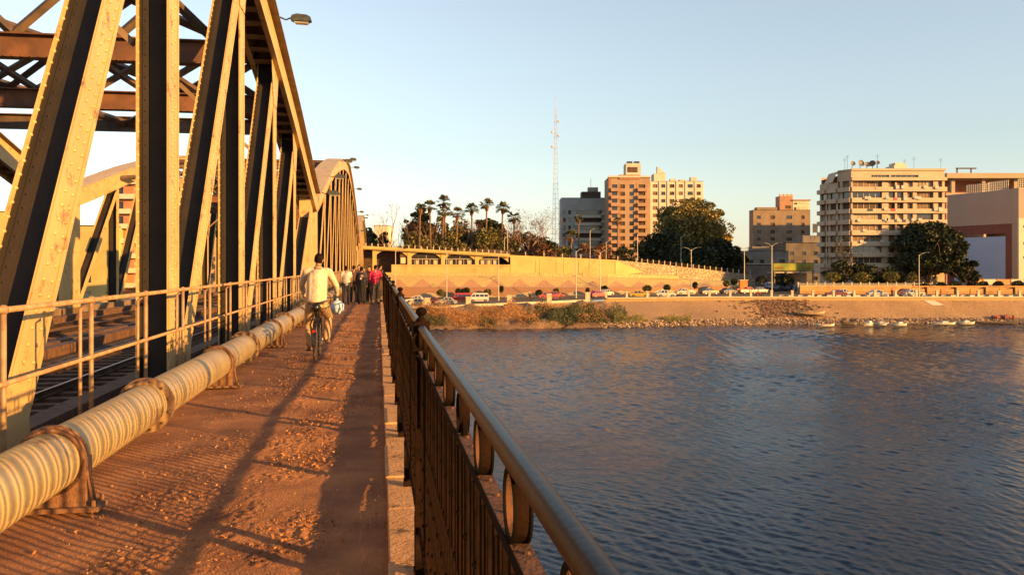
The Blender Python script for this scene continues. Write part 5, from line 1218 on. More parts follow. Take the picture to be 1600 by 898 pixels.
rl.build('rail', interior, SL); pn.build('plinth', whitew, SL)
T = thing('boat_ramp', 'straight pale slipway slab running down the stone slope', 'slipway', (px(1441, 171), 170.5, -5.3)); mb = MB()
mb.poly([(0, 0, .1), (2.3, 0, .1), (6.6, -7.0, -3.45), (4.2, -7.0, -3.45)]); mb.poly([(0, 0, .1), (4.2, -7.0, -3.45), (4.2, -7.0, -3.9), (0, 0, -.4)]); mb.poly([(2.3, 0, .1), (2.3, 0, -.4), (6.6, -7, -3.9), (6.6, -7, -3.45)]); mb.build('slab', creamp, T)

# ------------------------------------------------------------ street lamps and poles
polem = M('galvanised_pole', (.52, .47, .38), (.44, .38, .3), sc=1, rough=.5, metal=.2)
def lamp(label, p, d, qt, zb, arms=1, group='white street lamps on the far bank', r=.11):
    T = thing('street_lamp', label, 'street lamp', (px(p, d), d, zb), 0, group); H = pz(qt, d)-zb
    mb = MB(); mb.tube([(0, 0, 0), (0, 0, 1.0), (0, 0, 1.01), (0, 0, H)], [r*1.5, r*1.5, r, r*.65], 8); mb.build('pole', polem, T)
    for s_ in ((-1, 1) if arms == 2 else (1,)):
        mb = MB(); mb.tube([(0, 0, H-.3), (s_*.6, 0, H+.25), (s_*1.5, 0, H+.5)], .055, 5); mb.build('arm', polem, T); mb = MB(); mb.ell((s_*1.8, 0, H+.5), (.5, .17, .1), 8, 5); mb.build('lamp_head', lampm, T)
    return T
for lab, p, d, q, ar in (('white lamp post between the white car and the silver car', 698, 168, 396, 1), ('white lamp post right of the white minibus', 779, 174, 396, 1), ('white lamp post at the bend of the balustrade', 900, 178, 392, 1), ('thin lamp post just left of the yellow car', 938, 186, 394, 2), ('double armed lamp post behind the cream pickup', 1080, 188, 390, 2), ('double armed lamp post rising from the orange kiosk', 1163, 205, 388, 2), ('tall double armed lamp post at the mouth of the side street', 1206, 178, 383, 2), ('lamp post in front of the dense dark tree', 1436, 178, 398, 1), ('lamp post close beside the bridge end', 618, 170, 392, 1), ('faint lamp post before the rounded building corner', 1292, 212, 391, 1)):
    lamp(lab, p, d, q, road_z(px(p, d)), ar)
for lab, p, d, q in (('lamp post on the ramp beside the tall right palm', 793, 216, 350), ('low double lamp post on the ramp by the palms', 788, 212, 372), ('brown pole on the ramp before the grey block', 922, 222, 360), ('lamp post on the ramp before the peach tower', 947, 224, 378), ('lamp post on the ramp at the left skirt of the huge tree', 996, 226, 366), ('lamp post on the ramp in front of the huge dark tree', 1064, 235, 370)):
    lamp(lab, p, d, q, pz(405, d)-1, 1, 'lamp posts on the ramp', .09)
T = thing('orange_kiosk', 'orange box kiosk around the foot of a lamp post', 'kiosk', (px(1161, 203), 203, -4.6)); add(T, 'box', M('bright_orange_paint', (.8, .25, .05), (.7, .2, .04)), (-.9, .9, -.8, .8, 0, 3.0)); add(T, 'roof', whitew, (-1.05, 1.05, -.95, .95, 3.0, 3.15))

# ------------------------------------------------------------ vehicles
tyre = M('tyre_rubber', (.02, .02, .02), rough=.9); hub = M('hub_metal', (.5, .48, .45), rough=.3, metal=.7); cgl = M('car_glass', (.02, .025, .03), rough=.08, spec=1); hl = M('headlight_glass', (.8, .78, .7), rough=.2); tl = M('tail_light', (.4, .02, .01), rough=.3)
WH = None
def wheelmesh():
    mb = MB(); mb.tube([(0, -.1, 0), (0, .1, 0)], .31, 14); return mb.mesh('wheel', tyre)
wme = wheelmesh(); mb = MB(); mb.tube([(0, -.115, 0), (0, .115, 0)], .17, 10); hme = mb.mesh('hubcap', hub)
def car(label, kind, col, p, d, zoff=0, heading=0, group=None, rough=.3, name=None):
    x = px(p, d); zb = road_z(x)+.02+zoff
    T = thing(name or {'sedan': 'parked_car', 'van': 'minibus', 'pickup': 'pickup_truck'}[kind], label, {'sedan': 'car', 'van': 'van', 'pickup': 'pickup truck'}[kind], (x, d, zb), heading, group)
    paint = M('car_paint_%s' % '_'.join(str(int(c*100)) for c in col), col, rough=rough, spec=.6)
    if kind == 'sedan':
        body = [(-2.15, .32), (-2.18, .62), (-2.1, .82), (-1.5, .92), (-1.1, .93), (.75, .93), (1.2, .88), (2.0, .76), (2.12, .6), (2.1, .32), (1.72, .22), (-1.75, .22)]; cab = [(-1.55, .9), (-1.0, 1.38), (-.6, 1.44), (.35, 1.42), (1.05, .9)]; gl = [(-1.38, .93), (-.92, 1.34), (-.55, 1.385), (.3, 1.37), (.88, .93)]; W = .83
    elif kind == 'van':
        body = [(-1.9, .35), (-1.95, .9), (-1.9, 1.05), (1.75, 1.05), (1.95, .85), (1.95, .35), (1.6, .25), (-1.7, .25)]; cab = [(-1.9, 1.0), (-1.82, 1.75), (-1.6, 1.86), (1.1, 1.86), (1.3, 1.8), (1.8, 1.0)]; gl = [(-1.8, 1.12), (-1.74, 1.62), (1.22, 1.62), (1.6, 1.12)]; W = .78
    else:
        body = [(-2.3, .45), (-2.3, .95), (.1, .95), (1.2, .95), (2.1, .85), (2.2, .7), (2.2, .35), (1.8, .28), (-1.8, .28)]; cab = [(-.35, .9), (-.25, 1.5), (-.05, 1.56), (.75, 1.54), (1.35, .9)]; gl = [(-.22, 1.0), (-.14, 1.42), (.7, 1.44), (1.12, 1.0)]; W = .82
    mb = MB(); mb.prism(body, -W, W, taper=(.5, 1.1, .05)); mb.prism(cab, -W+.02, W-.02, taper=(.9, 1.6, .2))
    if kind == 'van': mb = MB(); mb.prism(body, -W, W); mb.prism(cab, -W+.01, W-.01, taper=(1.0, 1.86, .12))
    if kind == 'pickup': mb.b2(-2.28, -.45, -W+.02, -W+.08, .93, 1.15); mb.b2(-2.28, -.45, W-.08, W-.02, .93, 1.15)
    mb.build('body', paint, T)
    mb = MB(); mb.prism(gl, -W+.01 if kind != 'van' else -W-.004, W-.01 if kind != 'van' else W+.004, taper=(.9, 1.6, .2) if kind != 'van' else (1.0, 1.86, .12)); mb.build('window', cgl, T)
    mb = MB()
    for q in ((-.45, .25) if kind != 'van' else (-1.0, -.1, .8)): mb.prism([(q-.06, 1.0), (q-.06, 1.4 if kind != 'van' else 1.8), (q+.06, 1.4 if kind != 'van' else 1.8), (q+.06, 1.0)], *((-W+.0, W-.0) if kind != 'van' else (-W-.014, W+.014)), taper=(.9, 1.6, .2) if kind != 'van' else (1.0, 1.86, .12))
    mb.build('pillar', paint, T)
    for wx in (-1.3, 1.32):
        for wy in (-W+.06, W-.06):
            o = bpy.data.objects.new('wheel', wme); COL.objects.link(o); o.parent = T; o.location = (wx, wy, .31); o2 = bpy.data.objects.new('hubcap', hme); COL.objects.link(o2); o2.parent = o
    for wy in (-.6, .6):
        e_ = body[0][0]; f_ = 2.06 if kind == 'sedan' else 1.92 if kind == 'van' else 2.18
        mb = MB(); mb.box((f_, wy, .68), (.1, .3, .14)); mb.build('headlight', hl, T); mb = MB(); mb.box((-2.14 if kind != 'van' else -1.93, wy, .72), (.06, .28, .14)); mb.build('tail_light', tl, T)
    return T
wht = (.75, .7, .6); slv = (.5, .5, .48); red = (.55, .03, .025); blk = (.025, .025, .03); crm = (.6, .5, .32); yel = (.75, .45, .03)
car('cream car parked at the left end near the bridge', 'sedan', crm, 656, 160, 0, .15); car('white car in the second row behind the cream car', 'sedan', wht, 650, 172, 0, math.pi)
car('maroon car half hidden by the wide post', 'sedan', (.15, .03, .03), 677, 167); car('silver saloon on the promenade road', 'sedan', slv, 697, 163, 0, math.pi+.02)
car('bright red van between silver saloon and white minibus', 'van', red, 722, 174, 0, math.pi); car('red pickup tail behind the silver saloon', 'pickup', red, 735, 178, 0, math.pi); car('white minibus with dark windows beside the red van', 'van', wht, 749, 171, 0, math.pi)
car('red hatchback passing behind a wide post', 'sedan', (.45, .05, .03), 857, 177, 0, .1); car('small red car at the bend of the balustrade', 'sedan', red, 934, 180, 0, .6); car('orange red car left of the bend', 'sedan', (.5, .08, .02), 867, 182, 0, .1)
car('white car half hidden behind the first white post', 'sedan', wht, 947, 188, 0, .9); car('yellow saloon on the promenade road', 'sedan', yel, 999, 178, 0, .0); car('white old saloon right of the yellow one', 'sedan', wht, 1040, 178, 0, .1); car('cream pickup truck behind the white saloon', 'pickup', crm, 1070, 186, 0, math.pi+.2)
car('black saloon with pale bonnet behind the balustrade', 'sedan', blk, 1108, 190, 0, .3); car('dark saloon left of the red pickup', 'sedan', blk, 1138, 194, 0, .5); car('bright red pickup at the orange kiosk', 'pickup', red, 1168, 196, 0, .3); car('dark blue saloon right of the red pickup', 'sedan', (.03, .04, .08), 1187, 200, 0, .3)
SSL = ['%s row, %s' % (a, b_) for a in ('nearest', 'second', 'third', 'farthest') for b_ in ('leftmost', 'left of centre', 'middle', 'right of centre', 'rightmost')]
k = 0
for d_ in (212, 224, 238, 254):
    for p in (1203, 1217, 1231, 1246, 1259):
        if (k*7) % 5 == 3: k += 1; continue
        car(SSL[k % 20]+' car in the crowded side street', 'sedan', [(.03, .035, .05), (.08, .08, .09), (.02, .02, .02), (.25, .26, .28)][k % 4], p+(k % 3)*2, d_, .16+.05*(d_-212)/40, .4+.2*(k % 3), 'cars crowded in the side street'); k += 1
car('dark red saloon with pale door behind the posts', 'sedan', (.25, .03, .03), 1306, 177, 0, math.pi); car('white saloon overlapping the dark red one', 'sedan', wht, 1319, 182, 0, 0); car('silver saloon below the clipped hedge', 'sedan', (.6, .6, .55), 1371, 178); car('white saloon just left of the lamp post', 'sedan', wht, 1428, 180); car('maroon saloon nosing behind the white one', 'sedan', (.2, .03, .03), 1416, 186)
car('pale van parked behind the hedges', 'van', (.4, .45, .5), 1322, 205, .3)
# ------------------------------------------------------------ boats
def boat(label, p, q, L_, W, H, col, inner=None, d=None, rz=0, tilt=0, name='rowing_boat', seats=2, cover=None):
    x = px(p, 160); dd_ = d if d else (1.65-WZ-.1)*1300/(q-417); x = px(p, dd_); z = pz(q, dd_)
    T = thing(name, label, 'boat', (x, dd_, z), rz); mb = MB(); n = 12; sec = []
    for i in range(n+1):
        f = i/n; u = 2*f-1; wv = W/2*(1-abs(u)**2.4*.95)*(1 if u < 0 else 1); sh = H*(1+.35*u*u); kz = .25*H*abs(u)**3
        sec.append([(u*L_/2, -wv, sh), (u*L_/2*.96, -wv*.8, H*.35+kz), (u*L_/2*.92, 0, kz), (u*L_/2*.96, wv*.8, H*.35+kz), (u*L_/2, wv, sh)])
    vs = [v for s_ in sec for v in s_]; mb._add(vs, [(i*5+j, (i+1)*5+j, (i+1)*5+j+1, i*5+j+1) for i in range(n) for j in range(4)]); 
    vi = [(v[0]*.95, v[1]*.86, v[2]*.9+.08) for v in vs]; hull = mb.build('hull', col, T); mb = MB(); mb._add(vi, [(i*5+j+1, (i+1)*5+j+1, (i+1)*5+j, i*5+j) for i in range(n) for j in range(4)]); mb.build('inner_hull', inner or wood, T)
    mb = MB(); 
    for j in (0, 4): mb.tube([s_[j] for s_ in sec], .05, 5)
    mb.build('gunwale', col, T)
    for k in range(seats):
        mb = MB(); xx = (-.25+.45*k)*L_/1.2; mb.box((xx, 0, H*.75), (.28, W*.82, .05)); mb.build('seat', wood, T)
    if cover: mb = MB(); mb.prism([(-L_*.12, H*.8), (-.05*L_, H*1.7), (.14*L_, H*1.75), (.22*L_, H*.9)], -W*.38, W*.38, taper=(H*.9, H*1.7, .15)); mb.build('cabin_cover', cover, T)
    T.rotation_euler.y = tilt; return T
bw = M('white_boat_paint', (.75, .70, .58), (.6, .52, .4), sc=2, rough=.5); bd = M('dark_boat_paint', (.05, .045, .04), (.1, .07, .05), sc=2); tarp = M('white_tarp', (.7, .68, .62), (.55, .5, .45), sc=1, rough=.8)
boat('beached wooden boat lying on the stone slope', 1267, 492.5, 5.6, 1.7, .75, M('weathered_cream_hull', (.5, .38, .22), (.3, .2, .12), sc=1.5), bd, d=163.5, rz=.05, tilt=.05, seats=3)
boat('low white boat alone below the beached one', 1289, 510.5, 3.6, 1.3, .45, bw, rz=0.05)
boat('white boat under a tarpaulin, leftmost of the moored cluster', 1357, 510, 2.3, 1.3, .6, bw, rz=.5, cover=tarp); boat('white boat with a humped cover in the middle of the moored cluster', 1376, 509.5, 2.7, 1.4, .55, bw, rz=-.3, cover=tarp); boat('white pointed boat at the right of the moored cluster', 1405, 510, 3.0, 1.3, .5, bw, rz=.1, cover=tarp)
boat('long white boat left of the short white motor boat', 1474, 508, 4.6, 1.4, .45, bw, rz=.02, cover=tarp); boat('short white motor boat beside the long dark boat', 1508, 507.5, 3.6, 1.4, .5, bw, rz=-.04, cover=tarp); boat('long dark boat lying low at the right', 1556, 506.5, 8.5, 1.5, .42, bd, bd, rz=.0, seats=3)
boat('small dark upturned skiff among the rocks', 1325, 508, 3.4, 1.2, .55, bd, bd, rz=.3)
T = thing('tarpaulin_heap', 'heap covered by a red cloth on the lower slope', 'heap', (px(1569, 163), 163, WZ+1.1)); mb = MB(); rr2 = random.Random(6)
for k in range(16): mb.ell((rr2.uniform(-2, 2), rr2.uniform(-.4, .4), .1), (rr2.uniform(.3, .7), .4, rr2.uniform(.2, .5)), 7, 5)
mb.build('red_cloth', M('faded_red_cloth', (.36, .10, .07), (.28, .10, .06), sc=1.5, rough=.9), T)
# ------------------------------------------------------------ people
skinm = M('brown_skin', (.30, .15, .085), (.34, .18, .1), sc=8, rough=.6); hairm = M('black_hair', (.010, .007, .006), (.02, .013, .01), sc=30, rough=.9, bump=.5, bsc=80, spec=.05); shoem = M('dark_shoe', (.03, .022, .018), rough=.6); eyem = M('dark_eye', (.01, .01, .01), rough=.2)
def lerp(a, b, f): return tuple(a[i]+(b[i]-a[i])*f for i in range(3))
def person(T, J, shirt, trousers, voxel=.014, sleeve=1.0, fit=1.0, tf=1.0, shoes=None, skirt=False, hair=hairm, scarf=None, fingers=True, yaw=0.0):
    """one figure from joints J (x right, y ahead, z up); clothing are fitted shells"""
    b = MB(); hd = V3(J['head']); nk = V3(J['neck']); ch = V3(J['chest']); pv = V3(J['pelvis'])
    cy, sy = math.cos(yaw), math.sin(yaw); Rm = np.array([[cy, -sy, 0], [sy, cy, 0], [0, 0, 1.]]); hp = lambda v: hd+Rm @ V3(v)
    b.ell(hd+V3((0, 0, .015)), (.076, .094, .108), 16, 12, Rm); b.ell(hp((0, .03, -.055)), (.055, .065, .06), 12, 8, Rm)            # skull and jaw
    b.ell(hp((0, .098, -.012)), (.014, .022, .028), 8, 6, Rm); b.ell(hp((0, .09, -.058)), (.026, .012, .012), 8, 6, Rm)          # nose, mouth
    for s_ in (-1, 1): b.ell(hp((s_*.078, -.005, -.005)), (.012, .022, .034), 8, 6, Rm)                                             # ears
    b.tube([nk-V3((0, 0, .06)), nk, lerp(nk, hd, .6)], [.062, .054, .054], 12, round_=True)
    b.tube([nk-V3((0, .01, .04)), ch, lerp(ch, pv, .55), pv], [.09, .135, .12, .13], 14, round_=True)
    for s_ in 'LR':
        sh, el, wr, hn = [V3(J[k+s_]) for k in ('sh', 'el', 'wr', 'hand')]
        b.tube([lerp(nk-V3((0, 0, .05)), sh, .35), sh, lerp(sh, el, .5), el, lerp(el, wr, .35), wr], [.055, .054, .046, .037, .037, .026], 12, round_=True)
        b.tube([wr, lerp(wr, hn, .5), hn], [.026, .036, .032], 10, round_=True)
        hip, kn, an, toe = [V3(J[k+s_]) for k in ('hip', 'kn', 'an', 'toe')]
        b.tube([hip, lerp(hip, kn, .5), kn, lerp(kn, an, .35), an], [.088, .075, .054, .052, .036], 12, round_=True)
        b.tube([an+V3((0, 0, -.02)), toe], [.036, .03], 8, round_=True)
    ex = MB()
    for s_ in 'LR':
        wr, hn = V3(J['wr'+s_]), V3(J['hand'+s_]); dr = (hn-wr); dr /= np.linalg.norm(dr)+1e-6; side = np.cross(dr, (0, 0, 1.)); 
        if np.linalg.norm(side) < .2: side = V3((0, 1., 0))
        side /= np.linalg.norm(side); dn = np.cross(side, dr); dn = dn if dn[2] < 0 else -dn
        if fingers:
            for k, (o, l) in enumerate(((-.027, .036), (-.009, .042), (.009, .04), (.026, .032))):
                p0 = hn+side*o-dr*.01; p1 = p0+dr*l; p2 = p1+dr*l*.4+dn*l*.7; p3 = p2-dr*l*.3+dn*l*.45; ex.tube([p0, p1, p2, p3], [.0095, .009, .0085, .007], 8, round_=True)
            sg = -1 if s_ == 'R' else 1; p0 = lerp(wr, hn, .55)+side*sg*.028; ex.tube([p0, V3(p0)+side*sg*.018+dr*.025, V3(p0)+side*sg*.014+dr*.05+dn*.02], [.0115, .0105, .008], 8, round_=True)
    for s_ in (-1, 1): ex.ell(hp((s_*.031, .088, .012)), (.011, .006, .006), 8, 5, Rm)
    finish(b, voxel, 'body', skinm, T, 2, ex)
    s = MB(); f = fit
    s.tube([nk-V3((0, 0, .045)), lerp(nk, ch, .5), ch, lerp(ch, pv, .55), pv-V3((0, 0, .03))], [.075*f, .13*f, .148*f, .14*f, .15*f], 18, round_=True)
    s.tube([lerp(J['shL'], J['elL'], .02), lerp(J['shL'], J['shR'], .5), lerp(J['shR'], J['elR'], .02)], [.072*f, .085*f, .072*f], 12, round_=True)
    cw = lerp(pv, ch, .0)
    for sg in (-1, 1): s.tube([V3(ch)+V3((sg*.07, 0, .03)), V3(pv)+V3((sg*.065, 0, -.02))], [.115*f, .115*f], 12, round_=True)
    for s_ in 'LR':
        sh, el, wr = J['sh'+s_], J['el'+s_], J['wr'+s_]
        pts = [lerp(lerp(sh, J['neck'], .25), el, .02), sh, lerp(sh, el, .5), el] if sleeve > .6 else [lerp(sh, J['neck'], .25), sh, lerp(sh, el, .55)]
        rs = [.07*f, .07*f, .062*f, .054*f] if sleeve > .6 else [.07*f, .07*f, .066*f]
        if sleeve > .9: pts += [lerp(el, wr, .5), lerp(el, wr, .95)]; rs += [.049*f, .038*f]
        s.tube(pts, rs, 12, round_=True)
    finish(s, voxel, 'shirt', shirt, T, 3)
    t_ = MB()
    t_.tube([lerp(J['hipL'], pv, .2), lerp(J['hipL'], J['hipR'], .5), lerp(J['hipR'], pv, .2)], [.125*f, .14*f, .125*f], 14, round_=True); t_.ell(V3(pv)-V3((0, 0, .0)), (.165*f, .125*f, .1), 14, 8)
    if skirt: t_.tube([pv, lerp(pv, lerp(J['anL'], J['anR'], .5), .5), lerp(J['anL'], J['anR'], .5)], [.16, .19, .22], 16, round_=False)
    for s_ in 'LR':
        hip, kn, an = J['hip'+s_], J['kn'+s_], J['an'+s_]; t_.tube([hip, lerp(hip, kn, .5), kn, lerp(kn, an, .5), lerp(kn, an, .97)], [.112*tf, .098*tf, .08*tf, .075*tf, .07*tf], 12, round_=True)
    finish(t_, voxel, 'trousers' if not skirt else 'skirt', trousers, T, 3)
    for s_ in 'LR':
        an, toe = V3(J['an'+s_]), V3(J['toe'+s_]); m = MB(); dd = toe-an; m.tube([an-dd*.25+V3((0, 0, -.035)), lerp(an, toe, .4)-V3((0, 0, .02)), toe], [.04, .045, .036], 10, round_=True); m.tube([an-V3((0, 0, .02)), an+V3((0, 0, .02))], [.045, .043], 10); finish(m, voxel*.8, 'shoe', shoes or shoem, T, 1)
    h = MB(); h.ell(hp((0, -.008, .032)), (.081, .098, .097), 16, 12, Rm); h.ell(hp((0, -.045, -.01)), (.068, .058, .075), 12, 8, Rm)
    if scarf is not None: h.ell(hp((0, -.01, -.01)), (.1, .108, .13), 14, 10, Rm); h.tube([hp((0, -.01, -.07)), nk-V3((0, 0, .06))], [.09, .12], 12, round_=True)
    ob = finish(h, voxel*.8, 'hair' if scarf is None else 'headscarf', scarf or hair, T, 1)
    if scarf is None:      # cut the cap away from the face
        me = ob.data; import bmesh as bmm; bm = bmm.new(); bm.from_mesh(me)
        dl = []
        for v in bm.verts:
            q = Rm.T @ (V3(v.co)-hd)
            if q[1] > .045 and q[2] < .052 or (q[1] > .0 and q[2] < .0 and abs(q[0]) > .06 and q[1] > .02): dl.append(v)
        bmm.ops.delete(bm, geom=dl, context='VERTS'); bm.to_mesh(me); bm.free()
def stand(h=1.72, lean=0.0, stride=.06, arms='down', turn=0, sp=1.0, knee=.02):
    k = h/1.72; J = dict(head=(0, .02+lean, 1.60), neck=(0, lean*.9, 1.47), chest=(0, lean*.6, 1.27), pelvis=(0, 0, .97))
    for s_, g in (('L', -1), ('R', 1)):
        st = stride*g
        J['sh'+s_] = (g*.175*sp, lean*.8, 1.41); J['hip'+s_] = (g*.085, 0, .92); J['kn'+s_] = (g*.10, st*.5+knee, .5); J['an'+s_] = (g*.11, st, .085); J['toe'+s_] = (g*.13, st+.14, .035)
        J['el'+s_] = (g*.235*sp, lean*.6-.02, 1.13); J['wr'+s_] = (g*.24*sp, .07+lean*.4, .90); J['hand'+s_] = (g*.235*sp, .10+lean*.4, .83)
    if arms == 'lean':
        J['elR'] = (.27, .14+lean, 1.2); J['wrR'] = (.33, .34, 1.27); J['handR'] = (.35, .41, 1.265)
    if arms == 'fold':
        for s_, g in (('L', -1), ('R', 1)): J['el'+s_] = (g*.23, .02, 1.13); J['wr'+s_] = (g*.12, .2, 1.08); J['hand'+s_] = (g*.05, .24, 1.09)
    if arms == 'bag': J['elR'] = (.25, -.03, 1.14); J['wrR'] = (.27, .10, .95); J['handR'] = (.27, .13, .88)
    return {a: tuple(q*k for q in v) for a, v in J.items()}
def cloth(n, c, c2=None): return M(n, c, c2 or tuple(q*.7 for q in c), sc=5, rough=.9, bump=.9, bsc=9, bdist=.03)

# the cyclist; the bicycle stands at X=-1.08, wheel contact nearest the camera at about 15 m
CX, CY = -1.10, 15.35
CYC = bthing('person', 'cyclist in a cream jersey riding away down the walkway, bag in right hand', 'person', CX, CY, 0)
J = dict(head=(.02, .19, 1.775), neck=(.01, .12, 1.635), chest=(0, .05, 1.43), pelvis=(0, -.12, 1.04))
J.update(shL=(-.195, .11, 1.565), shR=(.205, .11, 1.56), elL=(-.29, .27, 1.33), elR=(.33, .22, 1.30), wrL=(-.27, .47, 1.13), wrR=(.33, .42, 1.13), handL=(-.265, .545, 1.10), handR=(.315, .49, 1.095),
         hipL=(-.09, -.1, .99), hipR=(.09, -.1, .99), knL=(-.16, .12, .63), knR=(.19, .24, .74), anL=(-.13, .06, .25), anR=(.16, .09, .38), toeL=(-.15, .18, .17), toeR=(.19, .20, .30))
person(CYC, J, cloth('cream_jersey', (.70, .58, .42), (.62, .49, .33)), cloth('khaki_trousers', (.56, .35, .18), (.46, .28, .14)), voxel=.012, fit=1.0, tf=1.02, shoes=M('pale_sandal', (.5, .3, .18)))
mb = MB(); mb.ring((.01, .115, 1.63), (0, .1, 1), .075, .04, .016, 20); mb.build('collar', M('patterned_collar', (.7, .62, .4), (.25, .2, .1), sc=60, rough=.9), CYC)
mb = MB(); mb.ring((0, -.115, 1.005), (0, 0, 1), .167, .05, .012, 24); mb.build('belt', cloth('brown_belt', (.16, .08, .04)), CYC)
BK = bthing('bicycle', 'black bicycle with rear rack and muddy tyres ridden by the man in cream', 'bicycle', CX, CY, 0)
spoke = M('spoke_steel', (.5, .45, .4), rough=.3, metal=.9); bkm = M('bicycle_black', (.02, .018, .016), rough=.35); gr = M('muddy_tyre', (.14, .075, .04), (.05, .03, .02), sc=12, rough=.95)
def bwheel(y):
    mb = MB(); r = .325; n = 36; rt = .02
    for k in range(n):
        a, c = 2*math.pi*k/n, 2*math.pi*(k+1)/n; P0 = V3((0, y+r*math.cos(a), .345+r*math.sin(a))); P1 = V3((0, y+r*math.cos(c), .345+r*math.sin(c)))
        vs = []
        for P_, an in ((P0, a), (P1, c)):
            rd = V3((0, math.cos(an), math.sin(an)))
            for q in range(6): b_ = 2*math.pi*q/6; vs.append(P_+rd*rt*math.cos(b_)+V3((1, 0, 0))*rt*math.sin(b_))
        mb._add(vs, [(q, (q+1) % 6, (q+1) % 6+6, q+6) for q in range(6)])
    w_ = mb.build('wheel', gr, BK, True)
    mb = MB(); mb.ring((0, y, .345), (1, 0, 0), .308, .026, .012, 36); mb.build('rim', spoke, w_)
    mb = MB()
    for k in range(28): a = 2*math.pi*k/28; mb.tube([((-1)**k*.02, y, .345), (0, y+.3*math.cos(a), .345+.3*math.sin(a))], .0018, 3)
    mb.tube([(-.05, y, .345), (.05, y, .345)], .02, 8); mb.build('spokes', spoke, w_)
bwheel(-.42); bwheel(.63)
mb = MB(); bb_ = (0, .05, .29); st_ = (0, -.12, .84); hd1 = (0, .44, .88); hd0 = (0, .48, .72); ax = (0, -.42, .345)
for a, c, r_ in ((bb_, st_, .016), (st_, (0, .43, .9), .016), (bb_, hd0, .018), (hd0, (0, .42, 1.0), .018)): mb.tube([a, c], r_, 8)
for g in (-.05, .05):
    mb.tube([(g*.3, -.12, .82), (g, -.42, .345)], .009, 6); mb.tube([(g*.4, .05, .29), (g, -.42, .345)], .01, 6); mb.tube([(g*.6, .48, .72), (g, .63, .345)], .012, 6)
mb.build('frame', bkm, BK)
mb = MB(); mb.tube([(0, .42, .98), (0, .46, 1.05)], .014, 8); mb.tube([(-.3, .50, 1.08), (-.18, .55, 1.08), (0, .47, 1.05), (.18, .55, 1.08), (.3, .46, 1.08)], .012, 8); mb.build('handlebar', spoke, BK, True)
mb = MB(); mb.tube([(0, -.12, .8), (0, -.125, .9)], .012, 8); mb.tube([(0, -.24, .935), (0, -.14, .93), (0, .02, .925)], [.085, .07, .022], 12, round_=True); mb.ell((0, -.2, .93), (.1, .08, .035), 12, 8); mb.build('saddle', bkm, BK, True)
mb = MB()
for g in (-.06, -.02, .02, .06): mb.tube([(g, -.62, .735), (g, -.16, .735)], .007, 6)
for g in (-.07, .07): mb.tube([(g, -.5, .735), (g*.8, -.42, .36)], .007, 6)
mb.tube([(-.07, -.62, .735), (.07, -.62, .735)], .007, 6); mb.build('rear_rack', bkm, BK)
for y_, a0, a1 in ((-.42, .15, 2.9), (.63, .4, 2.6)):
    mb = MB(); n = 16
    for k in range(n):
        a, c = a0+(a1-a0)*k/n, a0+(a1-a0)*(k+1)/n
        if y_ < 0: a, c = math.pi+.35-a, math.pi+.35-c
        q = lambda g, an: (g, y_+.36*math.cos(an), .345+.36*math.sin(an)); mb.quad(q(-.03, a), q(.03, a), q(.03, c), q(-.03, c))
    mb.build('mudguard', bkm, BK)
mb = MB(); mb.ring((.06, .05, .29), (1, 0, 0), .09, .006, .02, 20); mb.tube([(.075, .05, .29), (.1, .08, .375)], .011, 6); mb.tube([(-.075, .05, .29), (-.1, .02, .2)], .011, 6); mb.tube([(.06, .05, .375), (.06, -.42, .38)], .004, 4); mb.tube([(.06, .05, .205), (.06, -.42, .31)], .004, 4); mb.build('crankset', spoke, BK)
for g, yy_, zz_ in ((1, .1, .375 if True else 0), (-1, .03, .2)):
    mb = MB(); mb.box((g*.15, yy_, zz_-.045 if g < 0 else zz_-.11+.06), (.1, .08, .022)); mb.build('pedal', bkm, BK)
mb = MB(); mb.tube([(0, -.75, .55), (0, -.765, .55)], .028, 10); mb.box((0, -.72, .55), (.05, .08, .02)); mb.build('reflector', M('red_reflector', (.5, .02, .01), rough=.2), BK)
BG = bthing('shopping_bag', 'translucent bluish white plastic bag swinging from the cyclist\'s right hand', 'bag', CX, CY, 0)
mb = MB(); c_ = (.335, .46, .90); mb.ell(c_, (.13, .12, .135), 18, 14); mb.tube([(.325, .47, 1.085), (.33, .465, 1.03), (.33, .46, .97)], [.02, .035, .09], 12)
mb.v = [(x+.009*math.sin(z*60+x*30), y+.009*math.cos(z*45+x*50), z) for x, y, z in mb.v]
bagm = M('plastic_bag', (.62, .72, .82), (.45, .6, .76), sc=7, rough=.35, bump=.6, bsc=25)
mb.build('bag_body', bagm, BG, True)

# the group ahead
def ped(label, X, Y, face, J, **kw):
    T = bthing('person', label, 'person', X, Y, 0, rz=face); person(T, J, voxel=.02, fingers=True, **kw); return T
denim = cloth('dark_denim', (.04, .04, .055)); black = cloth('black_cloth', (.02, .018, .02)); greyt = cloth('grey_trousers', (.10, .08, .07))
ped('person in a white T-shirt and dark trousers, leftmost of the group', -1.42, 37.4, .1, stand(1.70, .0, .1), shirt=cloth('white_tee', (.62, .55, .52)), trousers=denim, sleeve=.4)
ped('person in brown partly hidden behind the white T-shirt', -1.15, 39.2, -.3, stand(1.72, 0, .05, 'fold'), shirt=cloth('brown_top', (.12, .06, .045)), trousers=black, sleeve=.4)
ped('person in black top turned towards the others, centre back', -.93, 40.0, math.pi-.2, stand(1.76, 0, .04, 'fold'), shirt=black, trousers=denim)
p_ = ped('person in long black skirt carrying a dark patterned rucksack', -.76, 37.5, .0, stand(1.66, 0, .05), shirt=cloth('navy_top', (.05, .04, .07)), trousers=black, skirt=True)
RS = bthing('rucksack', 'dark rucksack with white and red print on the back of the skirted person', 'rucksack', -.76, 37.5, 0)
